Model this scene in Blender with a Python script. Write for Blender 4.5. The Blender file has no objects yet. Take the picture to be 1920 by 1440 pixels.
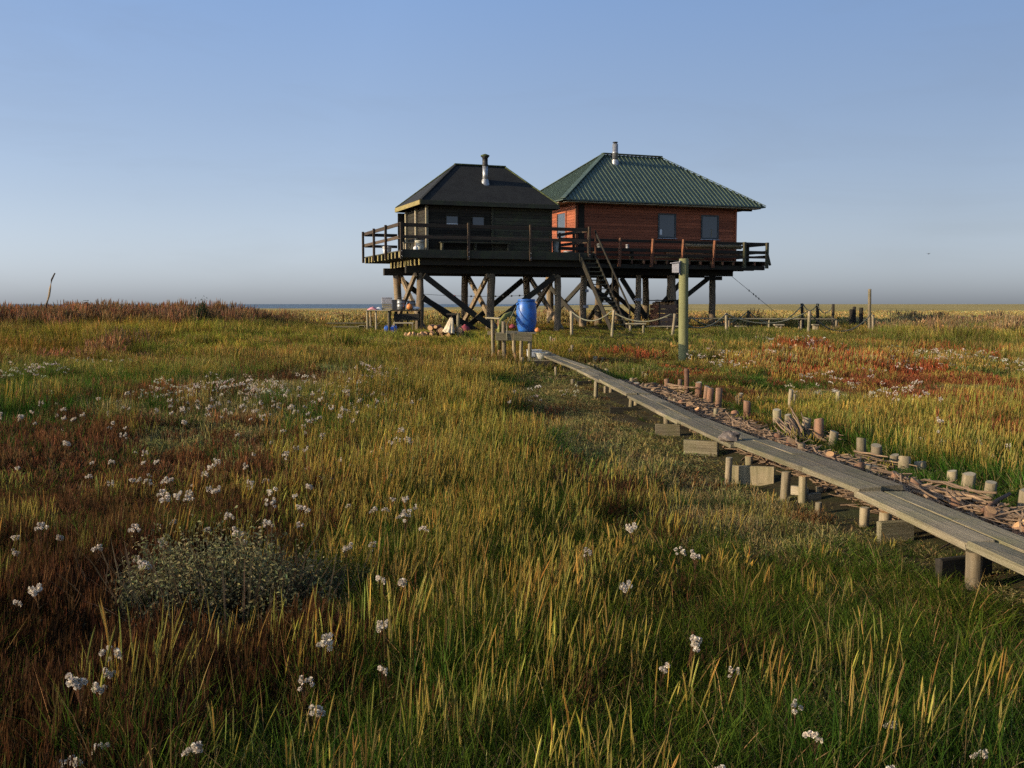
import bpy, bmesh, math, random
import numpy as np
from mathutils import Vector, Matrix
R = math.radians
random.seed(7)
rng = np.random.default_rng(11)
scene = bpy.context.scene
C = scene.collection

# ------------------------------------------------------------------ camera, sky, sun, exposure
CAM_H = 1.75
F_PX = 1900.0
PITCH = math.atan(150 / 1900)
cam_d = bpy.data.cameras.new("camera")
cam_d.sensor_width = 36
cam_d.lens = F_PX / 1920 * 36
cam_d.clip_start = 0.05
cam_d.clip_end = 30000
cam = bpy.data.objects.new("camera", cam_d)
C.objects.link(cam)
cam.location = (0, 0, CAM_H)
cam.rotation_euler = (math.pi / 2 - PITCH, 0, 0)
scene.camera = cam

SUN_EL = R(16)
SUN_A = R(18)                       # sun stands to the left, slightly behind the camera
sun_dir = Vector((-math.cos(SUN_A) * math.cos(SUN_EL), -math.sin(SUN_A) * math.cos(SUN_EL), math.sin(SUN_EL)))
world = bpy.data.worlds.new("World")
scene.world = world
world.use_nodes = True
nt = world.node_tree
bg = nt.nodes["Background"]
sky = nt.nodes.new("ShaderNodeTexSky")
sky.sky_type = 'NISHITA'
sky.sun_disc = False
sky.sun_elevation = SUN_EL
sky.sun_rotation = math.atan2(sun_dir.x, sun_dir.y)
sky.altitude = 0
sky.air_density = 0.7
sky.dust_density = 1.0
sky.ozone_density = 3.0
# hazy evening air: less colour towards the horizon, and paler on the sun's side than opposite it
geo_w = nt.nodes.new("ShaderNodeTexCoord"); sep_w = nt.nodes.new("ShaderNodeSeparateXYZ")
nt.links.new(geo_w.outputs["Generated"], sep_w.inputs[0])
dot_w = nt.nodes.new("ShaderNodeVectorMath"); dot_w.operation = 'DOT_PRODUCT'; dot_w.inputs[1].default_value = sun_dir
nt.links.new(geo_w.outputs["Generated"], dot_w.inputs[0])
half_w = nt.nodes.new("ShaderNodeMath"); half_w.operation = 'MULTIPLY_ADD'; half_w.inputs[1].default_value = .5; half_w.inputs[2].default_value = .5
nt.links.new(dot_w.outputs["Value"], half_w.inputs[0])
def elev_ramp(stops, src=None):
    r_ = nt.nodes.new("ShaderNodeValToRGB")
    for k_, (p_, c_) in enumerate(stops):
        e_ = r_.color_ramp.elements[k_] if k_ < 2 else r_.color_ramp.elements.new(p_)
        e_.position = p_; e_.color = (c_, c_, c_, 1)
    nt.links.new(src or sep_w.outputs["Z"], r_.inputs[0])
    return r_.outputs[0]
def wmix(mode, fac, a_, b_):
    m_ = nt.nodes.new("ShaderNodeMixRGB"); m_.blend_type = mode
    for sock, val in ((m_.inputs[0], fac), (m_.inputs[1], a_), (m_.inputs[2], b_)):
        if isinstance(val, (int, float)): sock.default_value = val
        elif isinstance(val, tuple): sock.default_value = (*val, 1)
        else: nt.links.new(val, sock)
    return m_.outputs[0]
bw_ = nt.nodes.new("ShaderNodeRGBToBW"); nt.links.new(sky.outputs[0], bw_.inputs[0])
hz_ = wmix('MULTIPLY', 1.0, bw_.outputs[0], (1.03, 1.0, 1.06))
c1_ = wmix('MIX', elev_ramp([(0.0, .82), (0.06, .70), (0.13, .56), (0.4, .12)]), sky.outputs[0], hz_)
c2_ = wmix('MULTIPLY', 1.0, c1_, elev_ramp([(0.0, .52), (0.20, .60), (0.45, .93), (1.0, .95)], half_w.outputs[0]))
c2b_ = wmix('MULTIPLY', 1.0, c2_, elev_ramp([(0.0, .76), (0.10, .78), (0.18, .85), (0.30, 1.0)]))
c3_ = wmix('MULTIPLY', 1.0, c2b_, (1.38, 1.49, 1.56))
# a breath of thin cirrus
cm_ = nt.nodes.new("ShaderNodeMapping"); cm_.inputs["Scale"].default_value = (2.2, 2.2, 11.0); cm_.inputs["Rotation"].default_value = (.12, .08, .5)
cn_ = nt.nodes.new("ShaderNodeTexNoise"); cn_.inputs["Scale"].default_value = 1.6; cn_.inputs["Detail"].default_value = 7; cn_.inputs["Roughness"].default_value = .6; cn_.inputs["Distortion"].default_value = .6
nt.links.new(geo_w.outputs["Generated"], cm_.inputs[0]); nt.links.new(cm_.outputs[0], cn_.inputs["Vector"])
c4_ = wmix('SCREEN', elev_ramp([(0.0, 0.0), (.50, 0.0), (.72, .075)], cn_.outputs[0]), c3_, (1.0, .98, 1.0))
nt.links.new(c4_, bg.inputs[0])
bg.inputs[1].default_value = 0.15

sd = bpy.data.lights.new("sun", 'SUN')
sd.energy = 5.0
sd.angle = R(0.55)
sd.color = (1.0, 0.83, 0.58)
sun = bpy.data.objects.new("sun", sd)
C.objects.link(sun)
sun.rotation_euler = sun_dir.to_track_quat('Z', 'Y').to_euler()
vs = scene.view_settings
vs.view_transform = 'Standard'
vs.look = 'None'
vs.exposure = 0.35
vs.gamma = 1.0
vs.use_curve_mapping = False
scene.cycles.use_denoising = False
scene.cycles.max_bounces = 3
scene.cycles.diffuse_bounces = 1
scene.cycles.use_adaptive_sampling = True
scene.cycles.adaptive_threshold = 0.02
scene.cycles.transparent_max_bounces = 8

# ------------------------------------------------------------------ terrain height and pixel rays
def sst(a, b, x):
    t = np.clip((np.asarray(x, float) - a) / (b - a), 0, 1)
    return t * t * (3 - 2 * t)

PATH = [(3.02, 1.6), (2.93, 4.9), (2.74, 7.55), (2.375, 10.1), (2.18, 12.3), (1.97, 15.7), (1.80, 18.6), (1.59, 21.9), (1.12, 26.7), (.84, 30.0)]
def walk_x(y):
    return np.interp(y, [p[1] for p in PATH], [p[0] for p in PATH])

def H(x, y):
    x = np.asarray(x, float); y = np.asarray(y, float)
    h = 0.55 * sst(29, 39, y) * (1 - 0.4 * sst(62, 90, y))
    h = h - 0.14 * sst(9, 15, x) * sst(29, 39, y) * (1 - sst(60, 80, y))
    h = h + 0.42 * np.exp(-((y - 47) / 6.0) ** 2) * sst(-10, -15, x)
    h = h - 0.28 * np.exp(-((y - 35) / 2.2) ** 2) * sst(10, 14, x)
    near = 1 - sst(60, 90, y)
    h = h + near * .7 * (0.035 * np.sin(x * 0.9 + 1.3) * np.sin(y * 0.7 + .4) + 0.025 * np.sin(x * 2.1 + y * 1.3) + 0.04 * np.sin(0.31 * x - 0.23 * y + 2))
    # spoil ridge under the brushwood beside the boardwalk, tussocks farther out
    h = h + .17 * np.exp(-((x - walk_x(y) - .66) / .27) ** 2) * sst(3.0, 4.5, y) * (1 - sst(19, 23, y))
    h = h + .11 * near * sst(8, 20, y) * np.sin(1.9 * x + .6 * y + 1) * np.sin(.5 * x - 1.6 * y) * (1 - np.exp(-((x - walk_x(y)) / 2.2) ** 2))
    return h

def ray(px, py):
    xc = (px - 960) / F_PX; yc = -(py - 720) / F_PX
    return np.array((xc, math.cos(PITCH) + yc * math.sin(PITCH), -math.sin(PITCH) + yc * math.cos(PITCH)))

_ts = np.concatenate([np.arange(1.5, 60, 0.04), np.arange(60, 400, 1.0)])
def ground(px, py, off=0.0):
    """where the line of sight through a photo pixel meets the ground (+off)"""
    d = ray(px, py)
    P = _ts[:, None] * d[None, :]
    below = (P[:, 2] + CAM_H) < H(P[:, 0], P[:, 1]) + off
    k = int(np.argmax(below)) if below.any() else len(_ts) - 1
    return float(P[k, 0]), float(P[k, 1])

TH = R(21)
ORI = Vector((-4.6, 42.0, 0.0))     # near left corner of the dark hut's deck
def W(u, v):
    return (ORI.x + u * math.cos(TH) - v * math.sin(TH), ORI.y + u * math.sin(TH) + v * math.cos(TH))

# ------------------------------------------------------------------ materials
def new_mat(name):
    m = bpy.data.materials.new(name)
    m.use_nodes = True
    n = m.node_tree.nodes
    return m, m.node_tree, n["Principled BSDF"]

def N(nt, typ, **kw):
    n = nt.nodes.new(typ)
    for k, v in kw.items():
        setattr(n, k, v)
    return n

def obj_coords(nt, scale):
    tc = N(nt, "ShaderNodeTexCoord"); oi = N(nt, "ShaderNodeObjectInfo")
    mul = N(nt, "ShaderNodeMath", operation='MULTIPLY'); mul.inputs[1].default_value = 37.0
    nt.links.new(oi.outputs["Random"], mul.inputs[0])
    add = N(nt, "ShaderNodeVectorMath", operation='ADD')
    nt.links.new(tc.outputs["Object"], add.inputs[0]); nt.links.new(mul.outputs[0], add.inputs[1])
    mp = N(nt, "ShaderNodeMapping"); mp.inputs["Scale"].default_value = scale
    nt.links.new(add.outputs[0], mp.inputs[0])
    return mp.outputs[0], oi.outputs["Random"]

def ramp(nt, fac, stops):
    r = N(nt, "ShaderNodeValToRGB")
    e = r.color_ramp.elements
    while len(e) < len(stops):
        e.new(0.5)
    for k, (p, c) in enumerate(stops):
        e[k].position = p; e[k].color = (*c, 1)
    nt.links.new(fac, r.inputs[0])
    return r.outputs[0]

def wood(name, a, b, moss=None, grain=(1.5, 22, 22), rough=0.85, var=0.35, bump=0.4, mossamt=0.5):
    """weathered timber: grain along the local X axis"""
    m, nt, p = new_mat(name)
    vec, rnd = obj_coords(nt, grain)
    n1 = N(nt, "ShaderNodeTexNoise"); n1.inputs["Scale"].default_value = 1.6; n1.inputs["Detail"].default_value = 8; n1.inputs["Roughness"].default_value = .68
    nt.links.new(vec, n1.inputs["Vector"])
    col = ramp(nt, n1.outputs[0], [(0.3, b), (0.68, a)])
    if moss:
        v2, _ = obj_coords(nt, (1, 1, 1))
        n2 = N(nt, "ShaderNodeTexNoise"); n2.inputs["Scale"].default_value = 2.3; n2.inputs["Detail"].default_value = 7; n2.inputs["Roughness"].default_value = .7
        nt.links.new(v2, n2.inputs["Vector"])
        f = ramp(nt, n2.outputs[0], [(0.42, (0, 0, 0)), (0.66, (mossamt,) * 3)])
        mx = N(nt, "ShaderNodeMixRGB"); mx.inputs[2].default_value = (*moss, 1)
        nt.links.new(f, mx.inputs[0]); nt.links.new(col, mx.inputs[1])
        col = mx.outputs[0]
    hs = N(nt, "ShaderNodeHueSaturation")
    mr = N(nt, "ShaderNodeMapRange"); mr.inputs[3].default_value = 1 - var; mr.inputs[4].default_value = 1 + var
    nt.links.new(rnd, mr.inputs[0]); nt.links.new(mr.outputs[0], hs.inputs["Value"]); nt.links.new(col, hs.inputs["Color"])
    nt.links.new(hs.outputs[0], p.inputs["Base Color"])
    p.inputs["Roughness"].default_value = rough
    p.inputs["Specular IOR Level"].default_value = 0.25
    bp = N(nt, "ShaderNodeBump"); bp.inputs["Strength"].default_value = bump; bp.inputs["Distance"].default_value = 0.012
    nt.links.new(n1.outputs[0], bp.inputs["Height"]); nt.links.new(bp.outputs[0], p.inputs["Normal"])
    return m

def plain(name, c, rough=0.6, metal=0.0, noise=0.25, scale=9.0, bump=0.0, dirt=None):
    m, nt, p = new_mat(name)
    vec, rnd = obj_coords(nt, (1, 1, 1))
    n1 = N(nt, "ShaderNodeTexNoise"); n1.inputs["Scale"].default_value = scale; n1.inputs["Detail"].default_value = 6
    nt.links.new(vec, n1.inputs["Vector"])
    lo = dirt or tuple(k * (1 - noise) for k in c)
    hi = tuple(min(1, k * (1 + noise * .4)) for k in c)
    nt.links.new(ramp(nt, n1.outputs[0], [(0.34, lo), (0.62, hi)]), p.inputs["Base Color"])
    p.inputs["Roughness"].default_value = rough
    p.inputs["Metallic"].default_value = metal
    if bump:
        bp = N(nt, "ShaderNodeBump"); bp.inputs["Strength"].default_value = bump; bp.inputs["Distance"].default_value = 0.01
        nt.links.new(n1.outputs[0], bp.inputs["Height"]); nt.links.new(bp.outputs[0], p.inputs["Normal"])
    return m

M = {}
M['dark'] = wood('creosoted timber', (0.034, 0.026, 0.018), (0.014, 0.011, 0.008), moss=(0.036, 0.035, 0.016), mossamt=.5)
M['darkdeck'] = wood('algae darkened deck timber', (0.075, 0.063, 0.040), (0.034, 0.028, 0.019), moss=(0.072, 0.078, 0.032), mossamt=.7)
M['rail'] = wood('brown stained rail', (0.085, 0.052, 0.032), (0.036, 0.023, 0.015), moss=(0.04, 0.045, 0.02), mossamt=.4)
M['redpost'] = wood('reddish rail post', (0.26, 0.095, 0.042), (0.12, 0.05, 0.026), moss=(0.04, 0.03, 0.02), mossamt=.7)
M['red'] = wood('red stained cladding', (0.36, 0.105, 0.044), (0.20, 0.056, 0.024), grain=(.8, 9, 9), var=.24, rough=.6, bump=.25)
M['pale'] = wood('pale weathered timber', (0.36, 0.29, 0.19), (0.19, 0.15, 0.10), moss=(0.16, 0.16, 0.06), mossamt=.5)
M['plank'] = wood('grey green boardwalk plank', (0.265, 0.212, 0.130), (0.090, 0.072, 0.044), moss=(0.115, 0.110, 0.042), mossamt=.6, grain=(1.0, 30, 30), var=.28, bump=.8)
M['post'] = wood('driven weathered post', (0.33, 0.25, 0.15), (0.13, 0.10, 0.062), moss=(0.12, 0.115, 0.05), grain=(14, 14, 1.2), mossamt=.6)
M['pile'] = wood('rough tree trunk pile', (0.30, 0.205, 0.120), (0.085, 0.058, 0.036), moss=(0.075, 0.075, 0.032), grain=(9, 9, .8), mossamt=.55, bump=.9)
M['bark'] = wood('reddish bark post', (0.29, 0.140, 0.075), (0.11, 0.058, 0.036), moss=(0.25, 0.17, 0.10), grain=(10, 10, 2.2), mossamt=.6, bump=.8)
M['endgrain'] = wood('fresh sawn end', (0.62, 0.36, 0.16), (0.45, 0.24, 0.10), grain=(9, 9, 9), var=.2, bump=.1)
M['oldend'] = wood('weathered sawn end', (0.33, 0.28, 0.19), (0.20, 0.17, 0.11), grain=(9, 9, 9), var=.2, bump=.1)
M['stick'] = wood('dry brushwood', (0.25, 0.160, 0.090), (0.10, 0.066, 0.040), grain=(2, 14, 14), var=.4)
M['sunlit_end'] = wood('beam end in sunlit yellow', (0.36, 0.27, 0.10), (0.20, 0.15, 0.06), grain=(6, 6, 6), moss=(0.15, 0.15, 0.04), var=.25)  # the low sun's yellow on the ends is put into this colour
M['greenpole'] = wood('tanalised green pole', (0.21, 0.20, 0.082), (0.14, 0.135, 0.058), grain=(10, 10, .7), var=.05, bump=.3)
M['felt'] = plain('bitumen felt', (0.009, 0.0095, 0.008), .95, noise=.5, scale=3, bump=.4)
M['moss'] = plain('mossy felt edge', (0.07, 0.085, 0.025), .95, noise=.6, scale=12, bump=.5)
M['steel'] = plain('galvanised flue', (0.36, 0.35, 0.33), .42, 0.6, noise=.35, scale=7)
M['soot'] = plain('sooty flue', (0.045, 0.04, 0.035), .6, 0.5, noise=.5)
M['blue'] = plain('blue plastic', (0.014, 0.10, 0.36), .42, noise=.35, scale=7, dirt=(0.03, 0.085, 0.22))
M['paleblue'] = plain('pale blue plastic', (0.05, 0.16, 0.55), .4, noise=.2)
M['white'] = plain('white plastic', (0.72, 0.70, 0.64), .5, noise=.22, scale=6)
M['offwhite'] = plain('grubby white tub', (0.62, 0.58, 0.46), .55, noise=.3, scale=6)
M['greymetal'] = plain('dull grey metal', (0.19, 0.19, 0.18), .45, .6, noise=.4)
M['black'] = plain('black plastic', (0.02, 0.02, 0.02), .5)
M['orange'] = plain('orange buoy', (0.62, 0.20, 0.04), .6, noise=.2)
M['pink'] = plain('faded pink cloth', (0.62, 0.25, 0.26), .9, noise=.35)
M['maroon'] = plain('dark red cloth', (0.22, 0.03, 0.04), .8)
M['canvas'] = plain('cream canvas', (0.62, 0.49, 0.30), .9, noise=.22, scale=5, bump=.3)
M['rope'] = plain('grey green rope', (0.17, 0.16, 0.10), .95, noise=.4, scale=40)
M['net'] = plain('yellow green net', (0.21, 0.20, 0.045), .9, noise=.6, scale=45, bump=1)
M['boxgrey'] = plain('grey painted box', (0.33, 0.31, 0.31), .7, noise=.2)
M['wframe'] = plain('dark window frame', (0.045, 0.052, 0.048), .5)
M['sill'] = plain('metal sill', (0.45, 0.46, 0.48), .4, .5)
M['wire'] = plain('wire', (0.06, 0.06, 0.06), .6, .5)
M['stone'] = plain('rough stone', (0.17, 0.13, 0.10), .9, noise=.6, scale=12, bump=.8)
M['bird'] = plain('dark bird plumage', (0.05, 0.05, 0.05), .9)

def roof_metal():
    m, nt, p = new_mat('green sheet metal')
    vec, rnd = obj_coords(nt, (1, 1, 1))
    n1 = N(nt, "ShaderNodeTexNoise"); n1.inputs["Scale"].default_value = 1.4; n1.inputs["Detail"].default_value = 8
    nt.links.new(vec, n1.inputs["Vector"])
    nt.links.new(ramp(nt, n1.outputs[0], [(0.3, (0.055, 0.076, 0.048)), (0.7, (0.085, 0.112, 0.072))]), p.inputs["Base Color"])
    p.inputs["Roughness"].default_value = .42
    return m
M['roof'] = roof_metal()

def glass_mat():
    m, nt, p = new_mat('window glass')
    p.inputs["Base Color"].default_value = (0.05, 0.06, 0.07, 1)
    p.inputs["Roughness"].default_value = .06
    p.inputs["IOR"].default_value = 1.6
    return m
M['glass'] = glass_mat()

# ------------------------------------------------------------------ mesh helpers
def tag(o, label, cat, group=None):
    o['label'] = label; o['category'] = cat
    if group:
        o['group'] = group
    return o

def link(o, parent=None):
    C.objects.link(o)
    if parent is not None:
        o.parent = parent
    return o

def empty(name, loc=(0, 0, 0), rz=0.0, parent=None):
    o = bpy.data.objects.new(name, None)
    o.empty_display_size = .2
    o.location = loc; o.rotation_euler = (0, 0, rz)
    return link(o, parent)

def thing(name, label, cat, loc=(0, 0, 0), rz=0.0, group=None):
    return tag(empty(name, loc, rz), label, cat, group)

def smooth(me, on=True):
    me.polygons.foreach_set("use_smooth", [on] * len(me.polygons))

def mesh_obj(name, me, parent=None, loc=None, rot=None):
    o = bpy.data.objects.new(name, me)
    if loc is not None: o.location = loc
    if rot is not None: o.rotation_euler = rot
    return link(o, parent)

def from_pd(name, verts, faces, mats, parent=None, midx=None, sm=False, loc=None, rot=None):
    me = bpy.data.meshes.new(name)
    me.from_pydata([tuple(v) for v in verts], [], faces)
    for m in (mats if isinstance(mats, (list, tuple)) else [mats]):
        me.materials.append(m)
    if midx is not None:
        me.polygons.foreach_set("material_index", midx)
    if sm: smooth(me)
    me.update()
    return mesh_obj(name, me, parent, loc, rot)

def box_mesh(name, l, w, h, mats, bevel=0.006, jitter=0.0, endmat=False):
    bm = bmesh.new()
    bmesh.ops.create_cube(bm, size=1)
    for v in bm.verts:
        v.co = Vector((v.co.x * l, v.co.y * w, v.co.z * h))
    if endmat:
        for f in bm.faces:
            if abs(f.normal.x) > .9: f.material_index = 1
    if bevel:
        bmesh.ops.bevel(bm, geom=list(bm.edges), offset=min(bevel, w * .3, h * .3), segments=1, affect='EDGES')
    if jitter:
        for v in bm.verts:
            v.co += Vector((random.uniform(-1, 1), random.uniform(-1, 1), random.uniform(-1, 1))) * jitter
    me = bpy.data.meshes.new(name)
    bm.to_mesh(me); bm.free()
    for m in (mats if isinstance(mats, (list, tuple)) else [mats]):
        me.materials.append(m)
    return me

def frame(p0, p1, up=(0, 0, 1), roll=0.0):
    """matrix: X along p0-p1, centred"""
    p0 = Vector(p0); p1 = Vector(p1)
    x = (p1 - p0).normalized()
    upv = Vector(up)
    if abs(x.dot(upv)) > .98: upv = Vector((0, 1, 0))
    y = upv.cross(x).normalized(); z = x.cross(y)
    m = Matrix((x, y, z)).transposed().to_4x4()
    if roll: m = m @ Matrix.Rotation(roll, 4, 'X')
    m.translation = (p0 + p1) / 2
    return m

def beam(name, p0, p1, w, h, mat, parent=None, bevel=0.006, up=(0, 0, 1), jitter=0.0, endmat=None, roll=0.0):
    l = (Vector(p1) - Vector(p0)).length
    mats = [mat, endmat] if endmat else [mat]
    me = box_mesh(name, l, w, h, mats, bevel, jitter, bool(endmat))
    o = bpy.data.objects.new(name, me)
    link(o, parent)
    o.matrix_basis = frame(p0, p1, up, roll)
    return o

def boxo(name, c, s, mat, parent=None, bevel=0.006, rz=0.0, jitter=0.0):
    me = box_mesh(name, s[0], s[1], s[2], mat, bevel, jitter)
    return mesh_obj(name, me, parent, c, (0, 0, rz))

def lathe(name, prof, mats, parent=None, n=20, loc=None, rot=None, midx=None, sm=True, wob=0.0, cap=True):
    """surface of revolution about Z from (r, z) pairs"""
    vs_, fs, mi = [], [], []
    for r, z in prof:
        for k in range(n):
            a = 2 * math.pi * k / n
            rr = r * (1 + (random.uniform(-wob, wob) if wob else 0))
            vs_.append((rr * math.cos(a), rr * math.sin(a), z))
    for j in range(len(prof) - 1):
        for k in range(n):
            fs.append((j * n + k, j * n + (k + 1) % n, (j + 1) * n + (k + 1) % n, (j + 1) * n + k)); mi.append(midx[j] if midx else 0)
    if cap:
        fs.append(tuple(range(n))[::-1]); mi.append(0)
        fs.append(tuple((len(prof) - 1) * n + k for k in range(n))); mi.append(midx[-1] if midx else 0)
    o = from_pd(name, vs_, fs, mats, parent, mi, False, loc, rot)
    if sm:
        me = o.data
        for p in me.polygons:
            p.use_smooth = len(p.vertices) == 4
    return o

def post_mesh(name, r, h, mats, n=11, rings=6, bend=0.0, taper=0.06, rough=.065, tilt=0.0, seed=0):
    """irregular round post, foot at z=0, own sawn top (material slot 1)"""
    rnd = random.Random(seed)
    ph = [rnd.uniform(0, 6.28) for _ in range(4)]
    vs_, fs, mi = [], [], []
    zs = [h * j / rings for j in range(rings + 1)]
    for j, z in enumerate(zs):
        t = j / rings
        cx = bend * math.sin(t * 3.0 + ph[0]); cy = bend * math.sin(t * 2.3 + ph[1])
        rr = r * (1 - taper * t)
        for k in range(n):
            a = 2 * math.pi * k / n
            q = rr * (1 + rough * math.sin(2 * a + ph[2] + 2 * t) + rough * .7 * math.sin(5 * a + ph[3]) + rnd.uniform(-rough, rough) * .7)
            zz = z + (tilt * math.cos(a + ph[0]) * r if j == rings else 0)
            vs_.append((cx + q * math.cos(a), cy + q * math.sin(a), zz))
    for j in range(rings):
        for k in range(n):
            fs.append((j * n + k, j * n + (k + 1) % n, (j + 1) * n + (k + 1) % n, (j + 1) * n + k)); mi.append(0)
    # chamfered sawn top
    b = len(vs_); top = rings * n
    cx = sum(vs_[top + k][0] for k in range(n)) / n; cy = sum(vs_[top + k][1] for k in range(n)) / n
    for k in range(n):
        x, y, z = vs_[top + k]
        vs_.append((cx + (x - cx) * .88, cy + (y - cy) * .88, z + r * .06))
    for k in range(n):
        fs.append((top + k, top + (k + 1) % n, b + (k + 1) % n, b + k)); mi.append(0)
    fs.append(tuple(b + k for k in range(n))); mi.append(1)
    me = bpy.data.meshes.new(name)
    me.from_pydata(vs_, [], fs)
    for m in mats: me.materials.append(m)
    me.polygons.foreach_set("material_index", mi)
    for p in me.polygons: p.use_smooth = len(p.vertices) == 4
    me.update()
    return me

def tube_vf(pts, radii, n=6):
    vs_, fs = [], []
    pts = [Vector(p) for p in pts]
    for j, p in enumerate(pts):
        d = (pts[min(j + 1, len(pts) - 1)] - pts[max(j - 1, 0)]).normalized()
        a = d.orthogonal().normalized() if abs(d.z) > .95 else d.cross(Vector((0, 0, 1))).normalized()
        b = d.cross(a)
        r = radii[j] if isinstance(radii, (list, tuple)) else radii
        for k in range(n):
            t = 2 * math.pi * k / n
            vs_.append(tuple(p + a * (r * math.cos(t)) + b * (r * math.sin(t))))
    for j in range(len(pts) - 1):
        for k in range(n):
            fs.append((j * n + k, j * n + (k + 1) % n, (j + 1) * n + (k + 1) % n, (j + 1) * n + k))
    fs.append(tuple(range(n))[::-1]); fs.append(tuple((len(pts) - 1) * n + k for k in range(n)))
    return vs_, fs

def tube(name, pts, radii, mat, parent=None, n=6):
    v, f = tube_vf(pts, radii, n)
    return from_pd(name, v, f, mat, parent, sm=True)

def sag(p0, p1, d, n=12):
    p0 = Vector(p0); p1 = Vector(p1)
    return [p0.lerp(p1, k / n) - Vector((0, 0, d * 4 * (k / n) * (1 - k / n))) for k in range(n + 1)]

_ord1 = ['', 'first', 'second', 'third', 'fourth', 'fifth', 'sixth', 'seventh', 'eighth', 'ninth', 'tenth', 'eleventh', 'twelfth', 'thirteenth', 'fourteenth', 'fifteenth', 'sixteenth', 'seventeenth', 'eighteenth', 'nineteenth', 'twentieth']
def ordinal(n):
    if n <= 20: return _ord1[n]
    t = {2: 'twenty', 3: 'thirty', 4: 'forty'}[n // 10]
    return t + '-' + _ord1[n % 10] if n % 10 else {2: 'twentieth', 3: 'thirtieth', 4: 'fortieth'}[n // 10]

# ------------------------------------------------------------------ the setting: marsh ground, sea
def coast(x):
    x = np.asarray(x, float)
    return np.where(x < -45, 345.0 + 12 * np.sin(x * .03), 345.0 + (x + 45) * 7.7)

def make_ground():
    xs = np.concatenate([-np.geomspace(6000, 46, 26), np.arange(-45, 45.01, 0.6), np.geomspace(46, 6000, 26)])
    ys = np.concatenate([-np.geomspace(300, 8, 10), np.arange(-7, 75.01, 0.6), np.geomspace(77, 9000, 60)])
    X, Y = np.meshgrid(xs, ys)
    Z = H(X, Y)
    c = coast(X)
    Z = Z - 4.0 * sst(0, 60, Y - c)
    v = np.stack([X.ravel(), Y.ravel(), Z.ravel()], 1)
    nx, ny = len(xs), len(ys)
    f = [(j * nx + i, j * nx + i + 1, (j + 1) * nx + i + 1, (j + 1) * nx + i) for j in range(ny - 1) for i in range(nx - 1)]
    m, nt, p = new_mat('salt marsh soil and turf')
    geo = N(nt, "ShaderNodeNewGeometry")
    n1 = N(nt, "ShaderNodeTexNoise"); n1.inputs["Scale"].default_value = .9; n1.inputs["Detail"].default_value = 10; n1.inputs["Roughness"].default_value = .7
    nt.links.new(geo.outputs["Position"], n1.inputs["Vector"])
    mud = ramp(nt, n1.outputs[0], [(0.36, (0.030, 0.023, 0.015)), (0.5, (0.050, 0.040, 0.020)), (0.64, (0.050, 0.055, 0.022))])
    # far out the marsh is a continuous sward of dry grass
    mp = N(nt, "ShaderNodeMapping"); mp.inputs["Scale"].default_value = (.05, .012, 1)
    nt.links.new(geo.outputs["Position"], mp.inputs[0])
    n2 = N(nt, "ShaderNodeTexNoise"); n2.inputs["Scale"].default_value = 1.0; n2.inputs["Detail"].default_value = 9; n2.inputs["Roughness"].default_value = .65
    nt.links.new(mp.outputs[0], n2.inputs["Vector"])
    sward = ramp(nt, n2.outputs[0], [(0.34, (0.22, 0.18, 0.06)), (0.5, (0.34, 0.255, 0.09)), (0.68, (0.42, 0.32, 0.125))])
    sep = N(nt, "ShaderNodeSeparateXYZ"); nt.links.new(geo.outputs["Position"], sep.inputs[0])
    mr = N(nt, "ShaderNodeMapRange"); mr.inputs[1].default_value = 52; mr.inputs[2].default_value = 95
    nt.links.new(sep.outputs["Y"], mr.inputs[0])
    mx = N(nt, "ShaderNodeMixRGB"); nt.links.new(mr.outputs[0], mx.inputs[0]); nt.links.new(mud, mx.inputs[1]); nt.links.new(sward, mx.inputs[2])
    nt.links.new(mx.outputs[0], p.inputs["Base Color"])
    p.inputs["Roughness"].default_value = 1.0; p.inputs["Specular IOR Level"].default_value = 0.05
    bp = N(nt, "ShaderNodeBump"); bp.inputs["Strength"].default_value = .8; bp.inputs["Distance"].default_value = .08
    nt.links.new(n1.outputs[0], bp.inputs["Height"]); nt.links.new(bp.outputs[0], p.inputs["Normal"])
    me = bpy.data.meshes.new('ground')
    me.from_pydata(v.tolist(), [], f)
    me.materials.append(m); smooth(me); me.update()
    o = mesh_obj('ground', me); o['kind'] = 'structure'
    return o
make_ground()

def make_sea():
    m, nt, p = new_mat('grey sea water')
    geo = N(nt, "ShaderNodeNewGeometry")
    mp = N(nt, "ShaderNodeMapping"); mp.inputs["Scale"].default_value = (.15, .05, 1)
    nt.links.new(geo.outputs["Position"], mp.inputs[0])
    n1 = N(nt, "ShaderNodeTexNoise"); n1.inputs["Scale"].default_value = 1; n1.inputs["Detail"].default_value = 8
    nt.links.new(mp.outputs[0], n1.inputs["Vector"])
    nt.links.new(ramp(nt, n1.outputs[0], [(.3, (0.10, 0.145, 0.18)), (.7, (0.15, 0.195, 0.225))]), p.inputs["Base Color"])
    p.inputs["Roughness"].default_value = .8
    p.inputs["Specular IOR Level"].default_value = .12
    o = from_pd('sea', [(-14000, 200, -1.2), (14000, 200, -1.2), (14000, 20000, -1.2), (-14000, 20000, -1.2)], [(0, 1, 2, 3)], m)
    o['kind'] = 'structure'
make_sea()

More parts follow.
